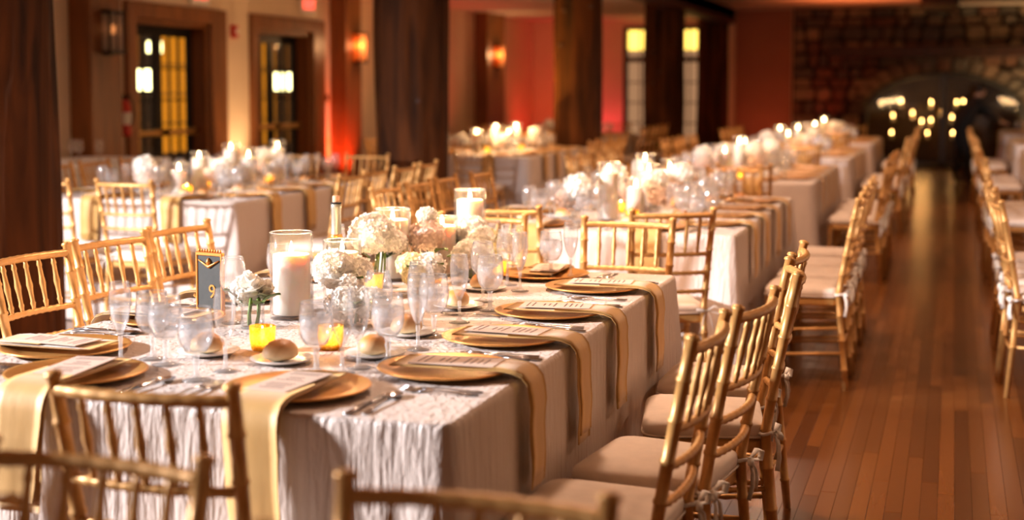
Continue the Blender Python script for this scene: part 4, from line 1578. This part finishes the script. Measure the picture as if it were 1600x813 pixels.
tag(obj('fork', fork_m, None, (-1.36, 3.985, TH), (0, 0, R(95))), 'single fork with tines towards the flowers beside the third plate', 'cutlery', 'silver cutlery')

# centrepiece of the front table
CP = 'front table'
hurricane(-1.86, 3.80, TH, 0.064, 0.255, 0.055, 0.178, 'glass cylinder around the big near candle of the front table', 'big white pillar candle nearest the camera, lit', CP)
hurricane(-1.875, 4.20, TH, 0.062, 0.19, 0.052, 0.14, 'short glass cylinder behind the near flowers, beside the bottle', 'white pillar candle in the short cylinder beside the bottle', CP)
hurricane(-1.885, 4.66, TH, 0.064, 0.255, 0.055, 0.205, 'tall glass cylinder in the middle of the white bouquets', 'white pillar candle in the middle of the bouquets', CP)
hurricane(-1.765, 4.84, TH, 0.060, 0.215, 0.050, 0.17, 'glass cylinder right of centre among the bouquets', 'white pillar candle with tall flame right of centre', CP)
hurricane(-1.73, 5.05, TH, 0.060, 0.30, 0.050, 0.25, 'tallest glass cylinder at the far end of the front table', 'tallest white pillar candle at the far end of the front table', CP)
FG = 'front table flower vases'
bouquet(-1.885, 3.60, TH, [(0, 0, 0.035, 0.058, 'r'), (-0.03, 0.03, 0.03, 0.05, 'w2'), (0.03, 0.02, 0.02, 0.045, 'r')], 'white roses left of the big near candle', FG, seed=1, vh=0.8)
bouquet(-1.80, 4.03, TH, [(-0.03, 0, 0.045, 0.062, 'w'), (0.03, 0.04, 0.035, 0.05, 'w2'), (-0.01, -0.05, 0.0, 0.055, 'r'), (0.035, -0.03, -0.005, 0.045, 'w2')], 'white hydrangea bouquet just right of the big near candle', FG, seed=2, vh=0.85)
bouquet(-1.875, 4.50, TH, [(-0.015, -0.01, 0.085, 0.074, 'w'), (0.04, 0.02, 0.055, 0.05, 'w2'), (-0.05, 0.03, 0.05, 0.045, 'b')], 'large white hydrangea with green stems above the gold votive', FG, seed=3, vh=1.1)
bouquet(-1.77, 4.72, TH, [(-0.01, 0.0, 0.125, 0.034, 'w2'), (0.0, -0.02, 0.055, 0.058, 'b'), (-0.03, 0.03, 0.04, 0.05, 'w')], 'blush hydrangea topped by a small white bloom, mid table', FG, seed=4, vh=1.15)
bouquet(-1.66, 4.90, TH, [(-0.02, 0.02, 0.055, 0.062, 'w'), (0.03, -0.03, 0.035, 0.05, 'w2'), (0.03, 0.035, 0.03, 0.045, 'y')], 'white hydrangea in front of the tallest far candle', FG, seed=5, vh=1.1)
bouquet(-1.60, 4.70, TH, [(0, -0.01, 0.01, 0.06, 'w'), (0.05, 0.03, 0.0, 0.045, 'y'), (-0.04, 0.03, 0.0, 0.045, 'w2')], 'low white bouquet at the right of the flower row', FG, seed=6, vh=0.95)
bouquet(-1.68, 4.40, TH, [(-0.03, 0, 0.01, 0.05, 'y'), (0.03, 0.0, 0.005, 0.052, 'w'), (0.0, -0.04, -0.015, 0.045, 'y')], 'low pale yellow and white bouquet at mid table', FG, seed=7, vh=0.9)
bouquet(-1.62, 3.72, TH, [(-0.035, 0, -0.005, 0.052, 'w'), (0.035, 0.02, -0.003, 0.052, 'w2'), (0.0, -0.045, -0.02, 0.045, 'r')], 'low white bouquet behind the two near goblets', FG, seed=8, vh=0.75)
VG = 'front table votives'
votive(-1.70, 3.30, TH, 'glowing gold votive holder nearest the left roses', VG)
votive(-1.535, 3.36, TH, 'glowing gold votive holder behind the second goblet', VG)
votive(-1.835, 4.36, TH, 'tall gold votive under the green stems', VG)
votive(-1.56, 4.86, TH, 'gold votive below the far right flowers', VG)
votive(-1.72, 4.62, TH, 'gold votive hidden among the middle flowers', VG)
# table number sign
sg_ = tag(obj('table_number_sign', None, None, (-2.13, 3.80, TH), (0, 0, R(-13))), 'small upright chalkboard table number 9 in a gilt frame', 'sign')
bd = obj('board', MB().cbox(-0.045, 0.045, -0.004, 0.004, 0.012, 0.175, 0.001).mesh('board', M['slate']), sg_)
nine = text_mesh('9', 0.058, 0.0012, M['gilt'], 'numeral')
obj('numeral', nine, bd, (0.012, -0.0052, 0.066), (R(90), 0, 0))
for x0, x1, z0, z1 in ((-0.053, -0.045, 0.008, 0.180), (0.045, 0.053, 0.008, 0.180), (-0.053, 0.053, 0.175, 0.186), (-0.053, 0.053, 0.0, 0.012)):
    obj('frame_strip', MB().cbox(x0, x1, -0.007, 0.007, z0, z1, 0.002).mesh('strip', M['gilt']), sg_)
fz = MB()
for i in range(9):
    x = -0.042 + i * 0.0105
    fz.lathe([(0, 0), (0.004, 0.002), (0.0025, 0.008), (0, 0.012)], 6, (x, 0, 0.185))
fo = obj('frame_beading', fz.mesh('beading', M['gilt']), sg_)
fo['kind'] = 'stuff'
obj('frame_ornament', MB().tube([(-0.04, -0.0065, 0.162), (-0.02, -0.0065, 0.152), (0, -0.0065, 0.142), (0.02, -0.0065, 0.152), (0.04, -0.0065, 0.162)], [.002, .003, .005, .003, .002], 6).lathe([(0, -.014), (.006, -.006), (.008, 0), (.005, .008), (0, .013)], 8, (0, -0.0065, 0.157)).mesh('ornament', M['gilt']), sg_)
# wine bottle
wb_ = tag(obj('wine_bottle', None, None, (-1.985, 4.40, TH)), 'dark wine bottle with silver foil neck behind the bouquets', 'bottle')
obj('bottle_glass', MB().lathe([(0, 0), (0.036, 0), (0.038, 0.004), (0.038, 0.125), (0.034, 0.15), (0.021, 0.172), (0.0158, 0.19), (0.0148, 0.285), (0.0, 0.285)], 24).mesh('bottle_glass', M['bottle']), wb_)
obj('foil_capsule', MB().lathe([(0.0205, 0.176), (0.0172, 0.192), (0.0162, 0.272), (0.0178, 0.276), (0.0178, 0.287), (0.0152, 0.290), (0, 0.290)], 20).mesh('foil', M['foil']), wb_)
obj('foil_band', MB().lathe([(0.0215, 0.175), (0.0222, 0.177), (0.0205, 0.186), (0.0190, 0.187)], 20).mesh('band', M['gilt']), wb_)
obj('neck_ring', MB().lathe([(0.0155, 0.2895), (0.0182, 0.2905), (0.0182, 0.2945), (0.013, 0.2955)], 18).mesh('ring', M['iron']), wb_)
obj('cork', MB().lathe([(0.012, 0.290), (0.0125, 0.292), (0.0125, 0.315), (0.0115, 0.317), (0, 0.317)], 16).mesh('cork', M['cork']), wb_)
obj('label_paper', MB().lathe([(0.0383, 0.03), (0.0387, 0.032), (0.0387, 0.11), (0.0383, 0.112)], 24).mesh('label', M['white']), wb_)


# ---- the other tables -----------------------------------------------------
def table(x1, y0, tname, level, chairs='RLNF', hi_chairs=False, seats_skip=(), cand=None, lit=2.5, rot=2):
    table_cloth(x1, y0, 'champagne tablecloth of the ' + tname, level < 2)
    yc, xc = y0 + TL / 2, x1 - TW / 2
    S = seats(x1, y0)
    g = 'chairs around the ' + tname
    for k, (pt, ang, ph) in enumerate(S):
        side = {180: 'R', 0: 'L', 90: 'N', -90: 'F'}[ang]
        if side in seats_skip:
            continue
        setting(pt, ang, ph, tname, level, k)
        if side in chairs:
            if tname == 'second table' and ph == 'near-end right seat':
                chair(-1.27, 6.33, 116, '%s turned askew, %s, %s' % (CG, ph, tname), g, True)
                continue
            c = place(pt, ang, rnd.uniform(-.015, .015), -0.225 - rnd.uniform(0, .05))
            chair(c[0], c[1], ang + rnd.uniform(-rot, rot), '%s, %s, %s' % (CG if level < 2 else 'gold spindle-back chair', ph, tname), g, hi_chairs)
    # candles, flowers, votives down the middle
    rr = random.Random(int(y0 * 10) + int(x1 * 7))
    hs = [(0.255, 0.18), (0.30, 0.235), (0.20, 0.14), (0.255, 0.205), (0.30, 0.25)]
    nc = 5 if level < 2 else 4
    for i in range(nc):
        h, hc = hs[(i + int(y0)) % 5]
        yy = y0 + 0.55 + i * (TL - 1.1) / (nc - 1)
        hurricane(xc + rr.uniform(-.05, .05), yy, TH, 0.06, h, 0.05, hc, 'glass cylinder of the %s candle, %s' % (ORD[i] if i < 4 else 'fifth', tname), '%s lit pillar candle from the near end, %s' % (ORD[i] if i < 4 else 'fifth', tname), tname, False, 0)
    nb_ = 5 if level < 2 else 4
    for i in range(nb_):
        yy = y0 + 0.42 + i * (TL - 0.84) / (nb_ - 1) + rr.uniform(-.03, .03)
        xx = xc + (0.16 if i % 2 else -0.16)
        bl = [(0, 0, 0.05 + rr.uniform(0, .06), 0.068, 'w'), (rr.uniform(-.06, .06), rr.uniform(-.06, .06), 0.03, 0.06, 'b'), (rr.uniform(-.07, .07), rr.uniform(-.07, .07), 0.02, 0.055, 'b')]
        bouquet(xx, yy, TH, bl, 'white and blush bouquet, %s from the near end, %s' % (ORD[i] if i < 4 else 'fifth', tname), 'bouquets of the ' + tname, False, 1.0, i)
    for i in range(4):
        yy = y0 + 0.36 + i * (TL - 0.72) / 3
        votive(xc + (-0.07 if i % 2 else 0.12), yy + 0.09, TH, 'glowing gold votive, %s from the near end, %s' % (ORD[i], tname), 'votives of the ' + tname, False, 0)
    for k in range(2):
        light('candle_group_light', 'POINT', (xc, y0 + TL * (0.3 + 0.4 * k), TH + 0.36), lit, (1.0, 0.60, 0.28), 0.05)


table(X1, 6.58, 'second table', 1, hi_chairs=True, lit=3.0)
table(X1, 10.40, 'third table', 2, lit=3.0)
table(X1, 14.30, 'fourth table', 2, lit=3.0)
table(X1, 18.20, 'fifth table', 2, lit=3.0)
table(-4.09, 7.62, 'table near the glass doors', 1, hi_chairs=True, lit=3.0)
table(-4.03, 13.62, 'table before the red wall', 2, lit=22.0)
table(-4.6, 19.0, 'far table behind the golden pillar', 2, lit=3.0)
table(2.16, 6.66, 'right-hand table nearest the camera', 2, chairs='L', lit=2.0, rot=4)
table(2.16, 10.6, 'second right-hand table', 2, chairs='L', lit=2.0)
table(2.16, 14.5, 'third right-hand table', 2, chairs='L', lit=2.0)
table(2.16, 18.4, 'fourth right-hand table', 2, chairs='L', lit=2.0)
table(2.16, 22.4, 'farthest right-hand table beside the waiter', 2, chairs='N', lit=2.0)

# service table by the left wall
e = tag(obj('side_table', None, None, (-7.5, 11.0, 0)), 'narrow white-clothed service table by the left wall', 'side table')
obj('table_drape', MB().cbox(-0.45, 0.45, -0.9, 0.9, 0.004, 0.80, 0.02).mesh('drape', M['linen']), e)
obj('table_runner', MB().cbox(-0.455, 0.455, -0.35, 0.35, 0.5, 0.806, 0.004).mesh('runner', M['linen']), e)
for i in range(6):
    inst(WINL, 'wine_glass', '%s spare wine glass on the service table by the left wall' % ('first', 'second', 'third', 'fourth', 'fifth', 'sixth')[i], 'wine glass', 'spare wine glasses', (-7.85 + 0.14 * i, 10.75 + 0.1 * (i % 2), 0.806))

# candles inside the fireplace, on an iron stand
cs = tag(obj('candle_stand', None, None, (-0.62, YB + 0.62, -0.003)), 'black iron branching candle stand inside the arched fireplace', 'candle stand')
spots = [(-0.33, 1.22), (-0.12, 1.0), (0.22, 1.2), (0.40, 1.05), (0.22, 0.86), (-0.05, 0.62), (0.16, 0.62), (0.62, 0.62), (0.80, 1.22), (0.68, 1.2), (-0.48, 0.95), (-0.50, 0.62), (0.60, 0.92), (0.05, 0.84)]
obj('stand_pole', MB().tube([(0.1, 0, 0.0), (0.1, 0, 1.25)], 0.018, 8).mesh('pole', M['iron']), cs)
obj('stand_foot', MB().lathe([(0, 0), (0.22, 0), (0.22, 0.015), (0.03, 0.04), (0, 0.05)], 14, (0.1, 0, 0)).mesh('foot', M['iron']), cs)
for i, (x, z) in enumerate(spots):
    obj('arm', MB().tube([(0.1, 0, max(0.05, z - 0.22)), ((x + 0.1) / 2, 0, z - 0.2), (x, 0, z - 0.15), (x, 0, z - 0.12)], 0.009, 5).lathe([(0, 0), (0.04, 0), (0.045, 0.008), (0, 0.01)], 10, (x, 0, z - 0.125)).mesh('arm', M['iron']), cs)
tw = wax_me(0.03, 0.09, 12)
M['fire_flame'] = emit('fireplace_flame', (1.0, 0.55, 0.16), 45, False)
ff = flame_me(M['fire_flame'], 1.9)
POS = ('upper left', 'mid left', 'upper middle', 'mid right of centre', 'middle', 'low left of centre', 'low middle', 'low right', 'uppermost right', 'upper right', 'far left', 'low far left', 'right beside the upright', 'central')
for i, (x, z) in enumerate(spots):
    c = tag(obj('fireplace_candle', None, None, (-0.62 + x, YB + 0.62, z - 0.118)), '%s small candle glowing inside the arched fireplace' % POS[i], 'candle', 'fireplace candles')
    obj('wax', tw, c)
    obj('flame', ff, c, (0, 0, 0.088))
light('fireplace_glow', 'POINT', (-0.6, YB + 0.4, 1.0), 14, (1.0, 0.5, 0.15), 0.2)

# ------------------------------------------------------------------ the waiter
def person():
    J = {  # joints: position, radius x, radius y  (faces +x, leaning over the table)
        'pel': (0.0, 0.0, 0.84, .16, .14), 'waist': (0.05, 0, 0.96, .15, .13), 'chest': (0.16, 0, 1.14, .17, .15), 'neckb': (0.25, 0, 1.29, .075, .075), 'neck': (0.28, 0, 1.33, .055, .055),
        'head': (0.32, 0, 1.40, .075, .085), 'crown': (0.345, 0, 1.475, .065, .075),
        'hl': (0.0, 0.09, 0.80, .095, .095), 'kl': (0.02, 0.10, 0.45, .065, .065), 'al': (-0.03, 0.10, 0.09, .045, .045), 'tl': (0.11, 0.11, 0.04, .04, .035),
        'hr': (0.0, -0.09, 0.80, .095, .095), 'kr': (0.05, -0.10, 0.45, .065, .065), 'ar': (0.02, -0.10, 0.09, .045, .045), 'tr': (0.16, -0.11, 0.04, .04, .035),
        'sl': (0.21, 0.17, 1.23, .065, .065), 'el': (0.42, 0.20, 1.10, .048, .048), 'wl': (0.60, 0.16, 1.02, .034, .034), 'pl': (0.66, 0.15, 1.005, .036, .022),
        'sr': (0.21, -0.17, 1.23, .065, .065), 'er': (0.36, -0.22, 1.04, .048, .048), 'wr': (0.55, -0.17, 0.95, .034, .034), 'pr': (0.61, -0.16, 0.935, .036, .022)}
    E_ = [('pel', 'waist'), ('waist', 'chest'), ('chest', 'neckb'), ('neckb', 'neck'), ('neck', 'head'), ('head', 'crown'), ('pel', 'hl'), ('hl', 'kl'), ('kl', 'al'), ('al', 'tl'), ('pel', 'hr'), ('hr', 'kr'), ('kr', 'ar'), ('ar', 'tr'),
          ('chest', 'sl'), ('sl', 'el'), ('el', 'wl'), ('wl', 'pl'), ('chest', 'sr'), ('sr', 'er'), ('er', 'wr'), ('wr', 'pr')]
    for s, sg, base in (('l', 1, 'pl'), ('r', -1, 'pr')):
        b = Vector(J[base][:3])
        for k in range(4):
            o = (k - 1.5) * 0.017
            ln = (0.058, 0.068, 0.062, 0.048)[k]
            J['f%s%d' % (s, k)] = (b.x + 0.045, b.y + o, b.z - 0.004, .0085, .0085)
            J['g%s%d' % (s, k)] = (b.x + 0.045 + ln * .75, b.y + o * 1.15, b.z - 0.02, .008, .008)
            J['h%s%d' % (s, k)] = (b.x + 0.045 + ln, b.y + o * 1.1, b.z - 0.045, .007, .007)
            E_ += [(base, 'f%s%d' % (s, k)), ('f%s%d' % (s, k), 'g%s%d' % (s, k)), ('g%s%d' % (s, k), 'h%s%d' % (s, k))]
        J['t%sa' % s] = (b.x + 0.012, b.y - sg * 0.042, b.z - 0.006, .010, .010)
        J['t%sb' % s] = (b.x + 0.045, b.y - sg * 0.060, b.z - 0.02, .0085, .0085)
        E_ += [(base, 't%sa' % s), ('t%sa' % s, 't%sb' % s)]
    ks = list(J)
    me = bpy.data.meshes.new('body')
    me.from_pydata([J[k][:3] for k in ks], [(ks.index(a), ks.index(b)) for a, b in E_], [])
    o = bpy.data.objects.new('body', me)
    COL.objects.link(o)
    md = o.modifiers.new('skin', 'SKIN')
    md.use_smooth_shade = True
    o.modifiers.new('sub', 'SUBSURF').levels = 2
    for i, k in enumerate(ks):
        me.skin_vertices[0].data[i].radius = (J[k][3], J[k][4])
        me.skin_vertices[0].data[i].use_root = (k == 'pel')
    dg = bpy.context.evaluated_depsgraph_get()
    me2 = bpy.data.meshes.new_from_object(o.evaluated_get(dg))
    bpy.data.objects.remove(o)
    me2.materials.clear()
    me2.materials.append(M['black'])
    me2.materials.append(M['skin'])
    for p in me2.polygons:
        c = p.center
        if (c.z > 1.335 and c.x > 0.2) or (c.x > 0.585 and c.z > 0.99) or (c.x > 0.535 and c.z < 0.99 and c.z > 0.8):
            p.material_index = 1
        p.use_smooth = True
    return me2


pm = person()
pe = tag(obj('person', None, None, (0.13, 23.0, -0.003), (0, 0, R(32))), 'person in black clothes leaning right over a far table by the fireplace', 'person')
body = obj('body', pm, pe)
hb = MB()
n_, m_ = 16, 8
vs, fs = [], []
for i in range(m_ + 1):
    ph = math.pi * 0.62 * i / m_
    for k in range(n_):
        th = 2 * math.pi * k / n_
        vs.append((0.088 * math.sin(ph) * math.cos(th), 0.083 * math.sin(ph) * math.sin(th), 0.098 * math.cos(ph)))
for i in range(m_):
    for k in range(n_):
        fs.append((i * n_ + k, i * n_ + (k + 1) % n_, (i + 1) * n_ + (k + 1) % n_, (i + 1) * n_ + k))
obj('hair', MB().add(vs, fs, True).mesh('hair', M['hair']), pe, (0.318, 0, 1.44), (0, R(-24), 0))
fc = MB()
fc.lathe([(0, 0.02), (0.008, 0.012), (0.013, -0.008), (0, -0.014)], 8, (0.408, 0, 1.425))
obj('nose', fc.mesh('nose', M['skin']), pe)
for s in (-1, 1):
    obj('eye', MB().lathe([(0, -.007), (.006, -.004), (.007, 0), (.006, .004), (0, .007)], 8, (0.395, s * 0.03, 1.447)).mesh('eye', M['wick']), pe)
    obj('ear', MB().lathe([(0, -.028), (.010, -.016), (.013, 0), (.010, .018), (0, .026)], 8, (0.318, s * 0.083, 1.425)).mesh('ear', M['skin']), pe)
obj('mouth', MB().box(0.393, 0.4, -0.02, 0.02, 1.388, 1.395).mesh('mouth', M['red']), pe)
